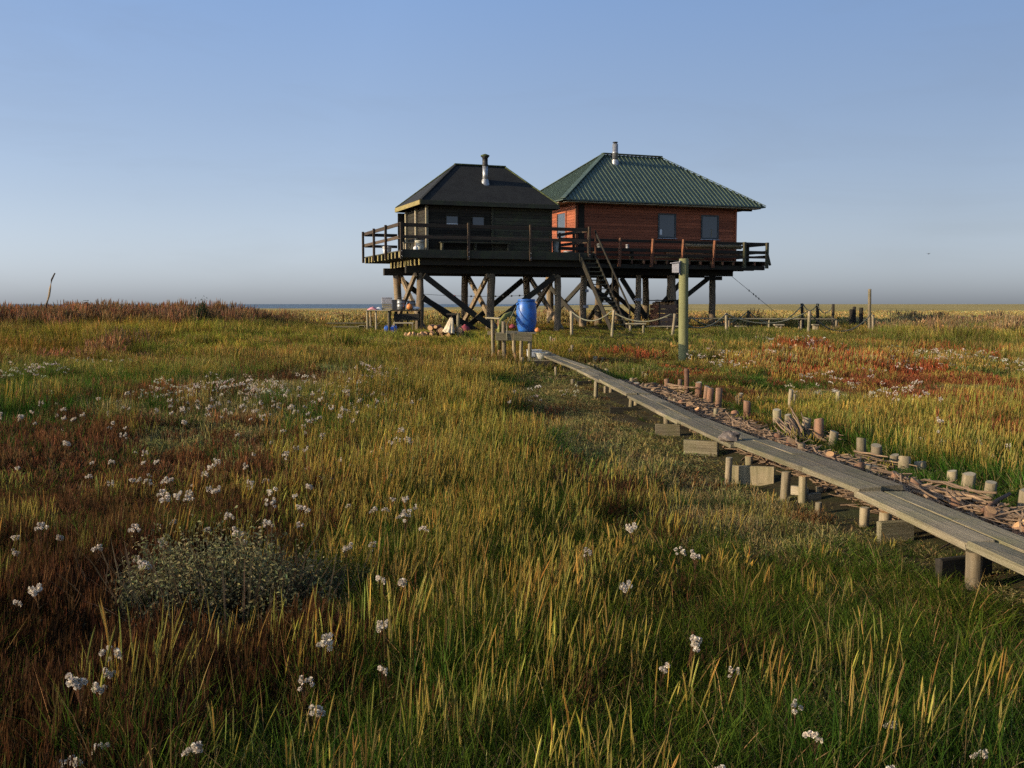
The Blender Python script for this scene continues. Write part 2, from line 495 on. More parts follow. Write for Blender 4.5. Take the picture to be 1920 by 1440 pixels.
# ------------------------------------------------------------------ stilt houses
GZ = 0.5            # ground level on the mound
def clad(parent, p0, p1, z0, z1, bh, mat, openings=(), off=0.022, outward=1, name='board'):
    """horizontal cladding boards from p0 to p1 (local xy), cut round the openings (s0, s1, za, zb)"""
    p0 = Vector((p0[0], p0[1], 0)); p1 = Vector((p1[0], p1[1], 0))
    d = (p1 - p0).normalized(); L = (p1 - p0).length
    n = Vector((d.y, -d.x, 0)) * outward
    rows = int(round((z1 - z0) / bh)); bh = (z1 - z0) / rows
    cache = {}
    for r in range(rows):
        za = z0 + r * bh; zb = za + bh
        spans = [(0.0, L)]
        for s0, s1, oa, ob in openings:
            if zb > oa + .02 and za < ob - .02:
                new = []
                for a, b in spans:
                    if s0 > a and s1 < b: new += [(a, s0), (s1, b)]
                    else: new.append((a, b))
                spans = new
        for a, b in spans:
            l = round(b - a - .004, 3)
            if l not in cache:
                cache[l] = box_mesh(name, l, .024, bh - .008, mat, .004)
            c = p0 + d * ((a + b) / 2) + n * (off + random.uniform(-.003, .003))
            o = bpy.data.objects.new(name, cache[l]); link(o, parent)
            o.matrix_basis = Matrix.Translation((c.x, c.y, (za + zb) / 2)) @ Matrix.Rotation(math.atan2(d.y, d.x), 4, 'Z') @ Matrix.Rotation(R(4) * outward, 4, 'X')

def window(parent, c, w, h, face, fw=.07, sill=True, mat='wframe', name='window'):
    """face: rotation about Z so that local -Y looks out"""
    root = empty(name, c, face, parent)
    for s in (-1, 1):
        boxo('frame', (s * (w / 2 - fw / 2), 0, 0), (fw, .07, h), M[mat], root)
        boxo('frame', (0, 0, s * (h / 2 - fw / 2)), (w - 2 * fw, .066, fw), M[mat], root)
    boxo('pane', (0, .012, 0), (w - 2 * fw - .002, .02, h - 2 * fw - .002), M['glass'], root, bevel=0)
    if sill:
        boxo('sill', (0, -.05, -h / 2 - .025), (w + .08, .14, .03), M['sill'], root)
    return root

def hip_roof(parent, u0, u1, v0, v1, ze, zr, ru0, ru1, mat, th=.07, name='roof'):
    vm = (v0 + v1) / 2
    top = [(u0, v0, ze), (u1, v0, ze), (u1, v1, ze), (u0, v1, ze), (ru0, vm, zr), (ru1, vm, zr)]
    bot = [(x, y, z - th) for x, y, z in top]
    f = [(0, 1, 5, 4), (1, 2, 5), (2, 3, 4, 5), (3, 0, 4)]
    fb = [tuple(6 + k for k in q)[::-1] for q in f]
    side = [(0, 6, 7, 1), (1, 7, 8, 2), (2, 8, 9, 3), (3, 9, 6, 0)]
    return from_pd(name, top + bot, f + fb + side, mat, parent), top

def pile(parent, u, v, z0, z1, r, seed, bend=.03, mat='pile', end='oldend'):
    me = post_mesh('pile', r, z1 - z0, [M[mat], M[end]], n=12, rings=12, bend=bend, rough=.09, taper=.1, seed=seed)
    return mesh_obj('pile', me, parent, (u, v, z0))

DZ = 4.0
hut = thing('stilt_hut', 'dark wooden hut with black hipped roof standing on tall tree trunk piles', 'stilt hut', ORI, TH)
# piles and braces
PU = (1.05, 4.3, 7.42)
for i, u in enumerate(PU):
    for j, v in enumerate((0.9, 4.5)):
        pile(hut, u, v, GZ - .5, 3.05, .17 + .02 * ((i + j) % 2), 10 * i + j, .05)
for i, u in enumerate(PU):                                   # crosses between front and back piles
    beam('brace', (u - .20, .75, 3.0), (u - .20, 4.6, GZ + .1), .13, .22, M['pile'], hut, jitter=.006)
    beam('brace', (u + .20, .75, GZ + .1), (u + .20, 4.6, 3.0), .13, .22, M['pile'], hut, jitter=.006)
for (ua, za, ub, zb, v) in [(1.2, 2.95, 3.5, 1.25, .68), (3.6, 1.2, 4.2, .8, .68), (1.15, 2.0, 3.6, .55, .67), (4.5, 1.0, 7.2, 2.95, .69), (1.2, 2.9, 4.2, .7, 4.74), (7.3, 2.9, 4.5, .7, 4.74)]:
    beam('brace', (ua, v, za), (ub, v, zb), .08, .24, M['dark'], hut, jitter=.006)
# beams, joists, deck
beam('main_beam', (.45, .9, 3.205), (9.0, .9, 3.205), .2, .32, M['dark'], hut, bevel=.012)
beam('main_beam', (.40, 4.5, 3.205), (8.9, 4.5, 3.205), .2, .32, M['dark'], hut, bevel=.012)
for k in range(9):
    v = .35 + k * .585
    beam('lower_joist', (.88 + random.uniform(-.02, .02), v, 3.51), (8.6, v, 3.51), .30 if k else .2, .27, M['dark'], hut, endmat=M['sunlit_end'], bevel=.01)
for k in range(11):
    v = .25 + k * .62
    beam('joist', (0.02 + random.uniform(-.03, .03), v, 3.785), (8.5, v, 3.785), .16, .26, M['darkdeck'], hut, endmat=M['sunlit_end'], bevel=.01)
for k in range(42):
    u = .1 + k * .2035
    beam('deck_board', (u, 0.06, 3.94), (u, 6.7, 3.94), .19, .045, M['darkdeck'], hut, bevel=.004, jitter=.001)
beam('edge_beam', (-.02, -.02, 3.83), (8.75, -.02, 3.83), .09, .34, M['darkdeck'], hut, bevel=.01, jitter=.004)
# railing
for u in (.02, 2.93, 5.74, 8.53):
    hgt = 5.14 if u > 1 else 5.1
    beam('rail_post', (u, -.12, 3.6), (u, -.12, hgt), .10, .10, M['rail'], hut, up=(0, 1, 0))
    for z in (3.72, 3.92):
        lathe('bolt', [(.02, 0), (.02, .02), (.012, .028)], M['steel'], hut, n=8, loc=(u, -.17, z), rot=(R(90), 0, 0))
for z, w in ((5.0, .15), (4.52, .13)):
    beam('rail', (-.1, -.045, z), (8.6, -.045, z), .045, w, M['rail'], hut, jitter=.004)
for v in (2.2, 4.4, 6.6):
    beam('rail_post', (-.06, v, 3.68), (-.06, v, 5.14), .1, .1, M['rail'], hut, up=(0, 1, 0))
for z, w in ((5.03, .15), (4.5, .13)):
    beam('rail', (0.02, -.0, z), (0.02, 6.7, z), .045, w, M['rail'], hut, jitter=.004)
    beam('rail', (0.02, 6.62, z - .03), (1.6, 6.62, z - .03), .045, w, M['rail'], hut)
for v in (.0, 1.6, 3.2):
    beam('rail_post', (8.6, v + .1, 3.7), (8.6, v + .1, 5.1), .1, .1, M['rail'], hut, up=(0, 1, 0))
for z in (5.0, 4.52):
    beam('rail', (8.53, .05, z - .02), (8.53, 3.4, z - .02), .045, .13, M['rail'], hut)
# the hut body
HU0, HU1, HV0, HV1, HZ1 = 1.6, 7.22, 1.25, 4.6, 5.98
boxo('wall_core', ((HU0 + HU1) / 2, (HV0 + HV1) / 2, (DZ + HZ1) / 2 - .01), (HU1 - HU0, HV1 - HV0, HZ1 - DZ - .03), M['dark'], hut, bevel=0)
wins = [(2.33 - HU0, 2.93 - HU0, 5.08, 5.56), (3.52 - HU0, 4.12 - HU0, 5.08, 5.56)]
clad(hut, (HU0, HV0), (4.45, HV0), DZ, HZ1, .15, M['dark'], wins)
clad(hut, (4.47, HV0), (HU1, HV0), DZ, HZ1, .15, M['darkdeck'], off=.05)
clad(hut, (HU0, HV1), (HU0, HV0), DZ, HZ1, .15, M['dark'])
clad(hut, (HU1, HV0), (HU1, HV1), DZ, HZ1, .15, M['dark'])
clad(hut, (HU1, HV1), (HU0, HV1), DZ, HZ1, .15, M['dark'])
for u in (4.46, HU1 + .02):
    boxo('wall_batten', (u, HV0 - .09, (DZ + HZ1) / 2), (.09, .05, HZ1 - DZ), M['darkdeck'], hut)
for v in (1.22, 2.9, 4.58):
    boxo('wall_post', (HU0 - .10, v, (DZ + HZ1) / 2), (.11, .13, HZ1 - DZ - .02), M['pale'], hut)
boxo('wind_screen', (1.46, 4.9, 4.95), (.55, .05, 1.9), M['dark'], hut)
for c, k in ((2.63, 0), (3.82, 1)):
    wn = window(hut, (c, HV0 - .035, 5.32), .6, .47, 0, fw=.04, sill=False, mat='dark')
    if k == 0:
        boxo('white_pane_patch', (0, -.006, -.155), (.50, .012, .09), M['white'], wn, bevel=.002)  # bright sky showing in the pane, put in as a white strip
rf, top = hip_roof(hut, 1.12, 7.48, .85, 5.0, 6.14, 7.97, 3.35, 5.68, M['felt'], th=.06)
P_ = [Vector(p) for p in top]
for a, b in ((4, 5),):
    beam('ridge_cap', P_[a] + Vector((-.05, 0, .02)), P_[b] + Vector((.05, 0, .02)), .16, .05, M['moss'], rf, jitter=.01)
for a, b in ((0, 4), (1, 5), (2, 5), (3, 4)):
    beam('hip_cap', P_[a] + Vector((0, 0, .015)), P_[b] + Vector((0, 0, .015)), .12, .035, M['moss'] if a in (1, 2, 3) else M['felt'], rf, jitter=.008)
beam('fascia_board', (1.10, .83, 6.04), (7.50, .83, 6.04), .03, .19, M['darkdeck'], hut)
beam('fascia_board', (1.09, 5.0, 6.04), (1.09, .86, 6.04), .03, .19, M['sunlit_end'], hut)  # left fascia carries the same painted sunlit yellow
beam('fascia_board', (7.51, .86, 6.04), (7.51, 5.0, 6.04), .03, .19, M['darkdeck'], hut)
beam('fascia_board', (1.12, 5.02, 6.04), (7.48, 5.02, 6.04), .03, .19, M['darkdeck'], hut)
# flue
ch = empty('flue', (4.42, 2.0, 7.06), 0, hut)
lathe('flashing', [(.27, -.24), (.135, .20)], M['steel'], ch, n=16, cap=False)
lathe('pipe', [(.12, .0), (.12, .78)], M['steel'], ch, n=14)
lathe('sooty_pipe', [(.135, .78), (.135, .86), (.122, .87), (.122, 1.12), (.15, 1.13), (.15, 1.2)], M['soot'], ch, n=14)
lathe('rain_cap', [(.19, 1.18), (.20, 1.24), (.05, 1.30)], M['moss'], ch, n=14)

# clutter on the dark hut's deck
def bucket(name, label, u, v, z, r, h, mat, parent=None, group=None):
    x, y = W(u, v)
    t = thing(name, label, 'bucket', (x, y, z), 0, group)
    lathe('body', [(r * .82, 0), (r * .9, h * .5), (r, h), (r * 1.06, h), (r * 1.06, h * .95), (r * .93, h * .93)], mat, t, n=18)
    lathe('lid', [(r * 1.02, h + .002), (r * 1.0, h + .025), (r * .3, h + .03)], mat, t, n=18)
    return t
bucket('white_bucket', 'grubby white tub on the dark hut deck behind the near corner post', 1.05, .75, 3.97, .2, .42, M['offwhite'])
bucket('white_bucket', 'small white bucket at the far left corner of the dark hut deck', .35, 3.6, 3.97, .2, .3, M['white'])
bucket('white_bucket', 'white bucket at the right end of the dark hut beside the red house', 8.0, 2.4, 3.97, .16, .75, M['offwhite'])
x, y = W(.55, .95)
t = thing('stool', 'small pale wooden stool on the dark hut deck next to the tub', 'stool', (x, y, 3.97), TH)
boxo('seat', (0, 0, .35), (.42, .3, .05), M['pale'], t)
for a in (-1, 1):
    for b in (-1, 1):
        boxo('leg', (a * .17, b * .11, .165), (.045, .045, .32), M['pale'], t)
x, y = W(.78, .42)
t = thing('plastic_jug', 'little white plastic jug at the foot of the deck tub', 'jug', (x, y, 3.97))
lathe('body', [(.09, 0), (.1, .05), (.1, .14), (.05, .19), (.03, .21)], M['white'], t, n=14)
lathe('cap', [(.032, .212), (.032, .24)], M['maroon'], t, n=10)
x, y = W(3.2, 1.0)
t = thing('deck_bench', 'dark bench along the front wall under the hut windows', 'bench', (x, y, 3.97), TH)
boxo('seat', (.4, 0, .42), (3.2, .32, .05), M['darkdeck'], t)
for a in (-1.1, .4, 1.9):
    boxo('leg', (a, 0, .197), (.08, .28, .39), M['darkdeck'], t)

# ------------------------------------------------------------------ red house
red = thing('stilt_house', 'red timber house with green ribbed metal roof standing on piles', 'stilt house', ORI, TH)
RW = (10.7, 20.0, 6.0, 12.2); RZ0, RZ1 = 4.0, 6.86
for i, (u, v, r) in enumerate([(11.25, 6.2, .2), (16.25, 6.1, .22), (18.85, 6.3, .2), (13.2, 8.5, .19), (14.2, 6.0, .17), (15.1, 10.3, .2), (17.2, 10.8, .2), (11.5, 11.4, .2), (19.2, 11.4, .2)]):
    p_ = pile(red, u, v, GZ - .5, 3.24, r, 50 + i, .06)
for u, v, z in ((11.25, 6.2, 1.55), (11.25, 6.2, 2.35), (14.2, 6.0, 1.9)):
    lathe('strap', [(.21, 0), (.213, .04), (.213, .10), (.21, .14)], M['boxgrey'], red, n=14, loc=(u + .01, v, z), cap=False)
for (a, b) in [((11.4, 6.4, 2.9), (14.0, 6.4, 1.0)), ((18.7, 6.5, 3.1), (16.4, 6.5, 1.5)), ((12.6, 8.6, .9), (15.0, 10.2, 3.0)), ((13.4, 8.6, 2.9), (17.0, 10.6, .9)), ((15.0, 6.2, 1.0), (17.0, 6.2, 3.0)),
               ((11.2, 6.4, .8), (11.2, 11.2, 3.0)), ((11.4, 11.3, .8), (11.4, 6.3, 3.0)), ((13.4, 6.3, 3.1), (14.9, 6.3, 1.0))]:
    beam('brace', a, b, .09, .24, M['dark'], red, jitter=.006)
for k, v in enumerate((6.1, 9.1, 11.6)):
    beam('main_beam', (10.2, v, 3.38), (19.95 + .1 * k, v, 3.38), .24, .30, M['dark'], red, bevel=.012)
beam('knee_block', (18.3, 6.12, 3.12), (19.3, 6.12, 3.12), .2, .2, M['dark'], red)
for k in range(9):
    v = 5.0 + k * .95
    beam('lower_joist', (10.0, v, 3.645), (21.2 - .02 * k, v, 3.645), .2, .22, M['dark'], red, bevel=.01)
for k in range(18):
    u = 9.9 + k * .66
    beam('joist', (u, 4.72 + random.uniform(-.06, .03), 3.85), (u, 13.0, 3.85), .1, .18, M['rail'], red, endmat=M['redpost'])
for k in range(56):
    u = 9.75 + k * .2105
    beam('deck_board', (u, 4.75, 3.965), (u, 13.05, 3.965), .195, .04, M['darkdeck'], red, bevel=.004, jitter=.001)
for k, u in enumerate((12.42, 14.25, 16.0, 17.85)):
    beam('rail_post', (u, 4.66, 3.62), (u + .02, 4.52, 5.02), .11, .13, M['redpost'], red, up=(0, 1, 0), roll=.25, jitter=.008)
for u in (19.75, 21.15):
    beam('rail_post', (u, 4.66, 3.62), (u - .02, 4.62, 4.98), .13, .15, M['darkdeck'], red, up=(0, 1, 0))
beam('rail_strut', (21.32, 4.6, 3.78), (21.1, 4.6, 4.5), .09, .1, M['darkdeck'], red)
for z, w in ((4.9, .14), (4.45, .16), (4.2, .12)):
    beam('rail', (9.3, 4.74, z), (21.2, 4.74, z), .045, w, M['dark'] if z > 4.3 else M['rail'], red, jitter=.004)
for v in (6.8, 9.0, 11.2, 13.0):
    beam('rail_post', (21.4, v, 3.68), (21.4, v, 4.98), .12, .12, M['darkdeck'], red, up=(0, 1, 0))
for z, w in ((4.9, .14), (4.5, .14), (4.28, .10)):
    beam('rail', (21.32, 4.78, z), (21.32, 13.05, z), .045, w, M['darkdeck'], red, jitter=.004)
boxo('wall_core', ((RW[0] + RW[1]) / 2, (RW[2] + RW[3]) / 2, (RZ0 + RZ1) / 2), (RW[1] - RW[0], RW[3] - RW[2], RZ1 - RZ0 - .04), M['red'], red, bevel=0)
rwins = [(15.32, 16.38, 5.17, 6.44), (17.9, 18.97, 5.17, 6.44)]
clad(red, (RW[0], RW[2]), (RW[1], RW[2]), RZ0, RZ1, .142, M['red'], [(a - RW[0], b - RW[0], c, d) for a, b, c, d in rwins])
clad(red, (RW[0], RW[3]), (RW[0], RW[2]), RZ0, RZ1, .142, M['red'], [(RW[3] - 8.35, RW[3] - 7.15, 5.1, 6.5)])
clad(red, (RW[1], RW[2]), (RW[1], RW[3]), RZ0, RZ1, .142, M['red'])
clad(red, (RW[1], RW[3]), (RW[0], RW[3]), RZ0, RZ1, .142, M['red'])
for (a, b, c, d) in rwins:
    wn = window(red, ((a + b) / 2, RW[2] - .05, (c + d) / 2), b - a, d - c, 0, fw=.075)
    if a < 16:
        boxo('white_pane_patch', (-.36, -.006, -.33), (.13, .012, .28), M['white'], wn, bevel=.002)
    else:
        boxo('window_catch', (.1, -.004, -.3), (.05, .012, .42), M['pale'], wn, bevel=.002)
wl = window(red, (RW[0] - .05, 7.75, 5.8), 1.2, 1.4, R(-90), fw=.08, mat='red')
for (u, v) in ((RW[0] - .03, RW[2] - .03), (RW[1] + .03, RW[2] - .03), (RW[0] - .03, RW[3] + .03), (RW[1] + .03, RW[3] + .03)):
    boxo('corner_board', (u, v, (RZ0 + RZ1) / 2), (.12, .12, RZ1 - RZ0 - .01), M['red'], red)
tube('downpipe', [(10.62, 5.9, 6.8), (10.62, 5.9, 4.05)], .04, M['redpost'], red, n=8)
boxo('corner_panel', (10.95, 5.955, 5.4), (.32, .05, 2.7), M['dark'], red)
E0, E1, F0, F1, ZE, ZR = 9.6, 21.4, 5.2, 13.0, 6.90, 9.78
A0, A1 = 13.72, 17.15
rf, top = hip_roof(red, E0, E1, F0, F1, ZE, ZR, A0, A1, M['roof'], th=.05)
P_ = [Vector(p) for p in top]; FM = (F0 + F1) / 2
def rib(a, b, nrm):
    beam('rib', Vector(a) + nrm * .022, Vector(b) + nrm * .022, .045, .045, M['roof'], rf, bevel=.012, up=nrm)
nf = Vector((0, -(ZR - ZE), FM - F0)).normalized(); nb = Vector((0, ZR - ZE, FM - F0)).normalized()
k = 0
u = E0 + .18
while u < E1 - .12:                                          # ribs run from the eaves to the ridge or the hips
    t = min(1, (u - E0) / (A0 - E0), (E1 - u) / (E1 - A1))
    if t > .04:
        rib((u, F0 - .015, ZE - .01), (u, F0 + (FM - F0) * t, ZE + (ZR - ZE) * t), nf)
        rib((u, F1 + .015, ZE - .01), (u, F1 - (F1 - FM) * t, ZE + (ZR - ZE) * t), nb)
    u += .245
nl = Vector((-(ZR - ZE), 0, A0 - E0)).normalized(); nr = Vector((ZR - ZE, 0, E1 - A1)).normalized()
v = F0 + .2
while v < F1 - .1:
    t = 1 - abs(v - FM) / (FM - F0)
    if t > .04:
        rib((E0 - .01, v, ZE - .01), (E0 + (A0 - E0) * t, v, ZE + (ZR - ZE) * t), nl)
        rib((E1 + .01, v, ZE - .01), (E1 - (E1 - A1) * t, v, ZE + (ZR - ZE) * t), nr)
    v += .245
for a, b in ((0, 4), (1, 5), (2, 5), (3, 4)):
    beam('hip_cap', P_[a] + Vector((0, 0, .05)), P_[b] + Vector((0, 0, .06)), .26, .035, M['roof'], rf, bevel=.012)
beam('ridge_cap', P_[4] + Vector((-.1, 0, .06)), P_[5] + Vector((.1, 0, .06)), .3, .05, M['roof'], rf, bevel=.015)
beam('soffit_board', (E0 + .25, F0 + .35, 6.80), (E1 - .25, F0 + .35, 6.80), .55, .04, M['pale'], red)
beam('soffit_board', (E0 + .35, F0 + .68, 6.803), (E0 + .35, F1 - .3, 6.803), .55, .04, M['pale'], red)
for v in (6.2, 8.5, 10.8, 12.4):
    beam('rafter_end', (RW[1] + .03, v, 6.78), (E1 - .2, v, 6.80), .1, .12, M['dark'], red)
ch = empty('flue', (14.05, 8.4, 9.2), 0, red)
lathe('flashing', [(.24, -.22), (.165, .22)], M['steel'], ch, n=16, cap=False)
lathe('pipe', [(.15, .2), (.15, .56), (.165, .57), (.165, .62), (.15, .63), (.15, 1.06)], M['steel'], ch, n=16)
lathe('rain_cap', [(.1, 1.06), (.1, 1.12), (.14, 1.13), (.14, 1.16)], M['soot'], ch, n=14)

# things stored on the red house's deck
def log_on_deck(name, label, u0, u1, v, z, r, seed, mat='pale'):
    x, y = W(u0, v)
    me = post_mesh(name, r, u1 - u0, [M[mat], M['endgrain']], n=10, rings=5, bend=.01, seed=seed)
    o = mesh_obj(name, me, None, (x, y, z), (0, R(90), TH))
    tag(o, label, 'timber', 'timbers stored along the red house railing')
log_on_deck('timber_pole', 'long pale pole on top of the timber stack along the red house railing', 16.2, 19.7, 4.98, 4.78, .10, 1)
log_on_deck('timber_pole', 'pale pole behind the topmost pole of the railing timber stack', 16.6, 19.9, 5.18, 4.72, .09, 2)
log_on_deck('timber_pole', 'thick reddish lower pole of the railing timber stack, sticking out leftmost', 15.2, 19.6, 4.98, 4.32, .12, 3, 'bark')
log_on_deck('timber_pole', 'grey lower pole of the railing timber stack just above the deck', 16.6, 20.1, 5.24, 4.30, .13, 4)
log_on_deck('timber_pole', 'thin pale stick poking out left beneath the railing timber stack', 14.6, 17.5, 4.98, 4.11, .04, 5)
bucket('paint_can', 'grey can on the red house deck right of the stair head', 11.75, 5.45, 4.46, .16, .28, M['greymetal'])
bucket('paint_can', 'small pale can standing between two reddish railing posts', 13.3, 5.45, 4.46, .09, .28, M['boxgrey'])
x, y = W(12.5, 5.45)
t = thing('deck_bench', 'low dark bench on the red house deck carrying the cans', 'bench', (x, y, 3.985), TH)
boxo('seat', (0, 0, .45), (2.4, .35, .045), M['dark'], t)
for a in (-1.05, 1.05):
    boxo('leg', (a, 0, .212), (.06, .3, .42), M['dark'], t)
bucket('blue_bucket', 'pale blue tub with white rim at the left corner of the red house', 10.05, 5.5, 3.99, .25, .36, M['boxgrey'])

# ------------------------------------------------------------------ stairs
st = thing('wooden_stairs', 'steep open wooden stairs with handrail leading up between the two houses', 'stairs', ORI, TH)
T0 = Vector((0, -.02, 3.9)); T1 = Vector((0, -3.4, GZ + .02))
for u in (8.08, 8.80):
    beam('stringer', (u, T0.y, T0.z), (u, T1.y, T1.z), .05, .24, M['dark'], st)
for k in range(1, 18):
    p = T0.lerp(T1, k / 18)
    boxo('tread', (8.44, p.y, p.z), (.666, .25, .04), M['darkdeck'], st)
beam('handrail', (8.85, .0, 4.98), (8.85, -3.4, 1.55), .045, .09, M['dark'], st)
for t_ in (0.0, .5, .97):
    p = T0.lerp(T1, t_)
    beam('handrail_post', (8.86, p.y - .05, p.z - .05), (8.86, p.y - .05, p.z + 1.05), .06, .06, M['redpost'] if t_ == 0 else M['dark'], st, up=(0, 1, 0))

# ------------------------------------------------------------------ around the houses
def at(px, py, Y):
    """world point at depth Y seen at a photo pixel"""
    d = ray(px, py); k = Y / d[1]
    return Vector((d[0] * k, Y, d[2] * k + CAM_H))
def gz(x, y): return float(H(x, y))

def stake(name, px, top, base, wpx, label, cat='post', group=None, mats=('post', 'oldend'), seed=0, lean=0.0, bury=.35, Y=None, tilt=.0):
    if Y is None: x, y = ground(px, base)
    else: x, y = (at(px, base, Y).x, Y)
    z0 = gz(x, y)
    zt = at(px, top, y).z
    r = wpx / 2 * math.hypot(x, y) / F_PX
    me = post_mesh(name, r, max(.12, zt - z0) + bury, [M[mats[0]], M[mats[1]]], n=12 if wpx > 9 else 8, rings=5, bend=r * .25, seed=seed, tilt=tilt)
    o = mesh_obj(name, me, None, (x, y, z0 - bury), (random.uniform(-.06, .06), lean + random.uniform(-.06, .06), random.uniform(0, 6.28) if not lean else 0))
    if label: tag(o, label, cat, group)
    return o

# the barrel on its stand
bs = thing('barrel_stand', 'rough wooden stand of round legs and boards carrying the blue barrel', 'stand', (0, 28, 0))
def leg(x, y, zt, r, seed, mats=('post', 'oldend')):
    g0 = gz(x, 28 + y) - .25
    mesh_obj('leg', post_mesh('leg', r, zt - g0, [M[mats[0]], M[mats[1]]], n=10, rings=5, bend=.012, seed=seed), bs, (x, y, g0))
leg(-.55, .95, 1.33, .055, 1); leg(-.36, .2, 1.32, .05, 2, ('bark', 'endgrain')); leg(-.215, -.58, 1.28, .058, 3)
leg(.06, 1.0, .84, .055, 4); leg(.26, .25, .84, .05, 5); leg(.47, -.62, .84, .06, 6)
beam('front_board', (-.44, -.70, .865), (.02, -.70, .865), .04, .19, M['plank'], bs, jitter=.003)
beam('front_board', (.03, -.735, .87), (.54, -.715, .84), .04, .19, M['plank'], bs, jitter=.003)
beam('back_board', (-.70, 1.05, .92), (.3, 1.08, .92), .04, .11, M['plank'], bs)
for k, yy in enumerate((-.5, -.2, .1, .4, .7, 1.0)):
    beam('platform_board', (-.42, yy, .965), (.66, yy, .965), .27, .035, M['plank'], bs, jitter=.002)
beam('upper_shelf', (-.66, 1.1, 1.36), (-.24, -.1, 1.35), .24, .04, M['plank'], bs, jitter=.003)

def barrel(name, label, loc, r, h, mat):
    t = thing(name, label, 'barrel', loc)
    lathe('body', [(r * .70, 0), (r * .78, h * .012), (r * .82, h * .06), (r * .96, h * .25), (r * .985, h * .30), (r * .985, h * .33), (r, h * .36), (r * 1.0, h * .55), (r, h * .64), (r * .98, h * .67), (r * .975, h * .70), (r * .93, h * .80), (r * .84, h * .90), (r * .81, h * .915), (r * .81, h * .925), (r * .87, h * .93), (r * .87, h * .955), (r * .80, h * .96)], mat, t, n=36)
    lathe('lid', [(r * .83, h * .958), (r * .84, h * .985), (r * .80, h), (r * .3, h * 1.0)], mat, t, n=36)
    for a in (R(200), R(20)):
        beam('handle', (r * .9 * math.cos(a), r * .9 * math.sin(a), h * .88), (r * 1.02 * math.cos(a), r * 1.02 * math.sin(a), h * .82), .1, .03, mat, t, bevel=.01)
    return t
barrel('plastic_barrel', 'bright blue plastic barrel standing upright on the wooden stand', (.40, 28.15, .985), .285, .90, M['blue'])
hp = [(-.36, 27.45, .52), (-.37, 27.46, .75), (-.36, 27.52, 1.05), (-.31, 27.62, 1.28), (-.18, 27.85, 1.42), (-.02, 28.1, 1.49), (.08, 28.25, 1.40), (.14, 28.3, 1.15)]
v_, f_ = tube_vf(hp, [.035, .05, .045, .05, .06, .055, .045, .03], 10)
v_ = [(x + random.uniform(-.018, .018), y + random.uniform(-.018, .018), z + random.uniform(-.018, .018)) for x, y, z in v_]
tag(from_pd('fishing_net', v_, f_, M['net'], sm=True), 'yellow green fishing net draped over the left posts of the barrel stand', 'net')
tag(tube('strap', [(.13, 27.98, 1.70), (.08, 27.9, 1.62), (-.02, 27.7, 1.40), (-.13, 27.33, 1.22), (-.14, 27.26, .95), (-.14, 27.25, .76)], .014, M['rope'], n=6), 'pale strap running from the barrel down over the stand', 'strap')
lp = thing('low_platform', 'low dark plank platform under the white basin beside the boardwalk', 'platform', (.8, 27.6, 0))
for k in range(4):
    beam('plank', (-.38, -.55 + .26 * k, .235), (.36, -.55 + .26 * k, .235), .25, .04, M['plank'], lp, jitter=.002)
beam('edge_board', (-.4, -.70, .16), (.36, -.70, .16), .035, .16, M['dark'], lp)
for a, b in ((-.3, -.5), (.28, -.5), (-.3, .3), (.28, .3)):
    boxo('leg', (a, b, .05), (.08, .08, .32), M['post'], lp)
bn = thing('enamel_basin', 'round white enamel basin on the low platform', 'basin', (.80, 27.5, .257))
lathe('bowl', [(.11, 0), (.15, .02), (.185, .12), (.20, .17), (.22, .175), (.20, .165), (.16, .05), (.1, .03)], M['offwhite'], bn, n=28, cap=False)
lathe('base_ring', [(.11, .0), (.11, .012), (.05, .02)], M['offwhite'], bn, n=20)
wb = thing('plastic_box', 'white plastic box behind the basin under the barrel stand', 'box', (.62, 28.35, .26), R(12))
boxo('body', (0, 0, .10), (.36, .3, .2), M['white'], wb, bevel=.03)
boxo('rim', (0, 0, .205), (.39, .33, .025), M['white'], wb, bevel=.008)

# nest box pole
np_ = Vector((5.02, 29.73, 0)); z0 = gz(5.02, 29.73)
tag(mesh_obj('timber_pole', post_mesh('timber_pole', .142, 3.06 - z0 + .4, [M['greenpole'], M['oldend']], n=24, rings=8, bend=.012, rough=.012, taper=.03, seed=4), None, (5.02, 29.73, z0 - .4)),
    'thick smooth greenish timber pole with the bird box near its top', 'pole')
nb_ = thing('bird_box', 'small grey wooden bird box fixed to the left of the thick pole', 'bird box', (4.77, 29.66, 2.66), R(-14))
boxo('body', (0, 0, .13), (.20, .21, .27), M['boxgrey'], nb_)
rp = boxo('roof', (-.015, 0, .285), (.28, .27, .025), M['boxgrey'], nb_); rp.rotation_euler = (0, R(-7), 0)
lathe('entrance_hole', [(.026, 0), (.026, .006)], M['black'], nb_, n=12, loc=(-.101, 0, .18), rot=(0, R(-90), 0))
boxo('back_plate', (.112, 0, .14), (.025, .1, .42), M['boxgrey'], nb_)

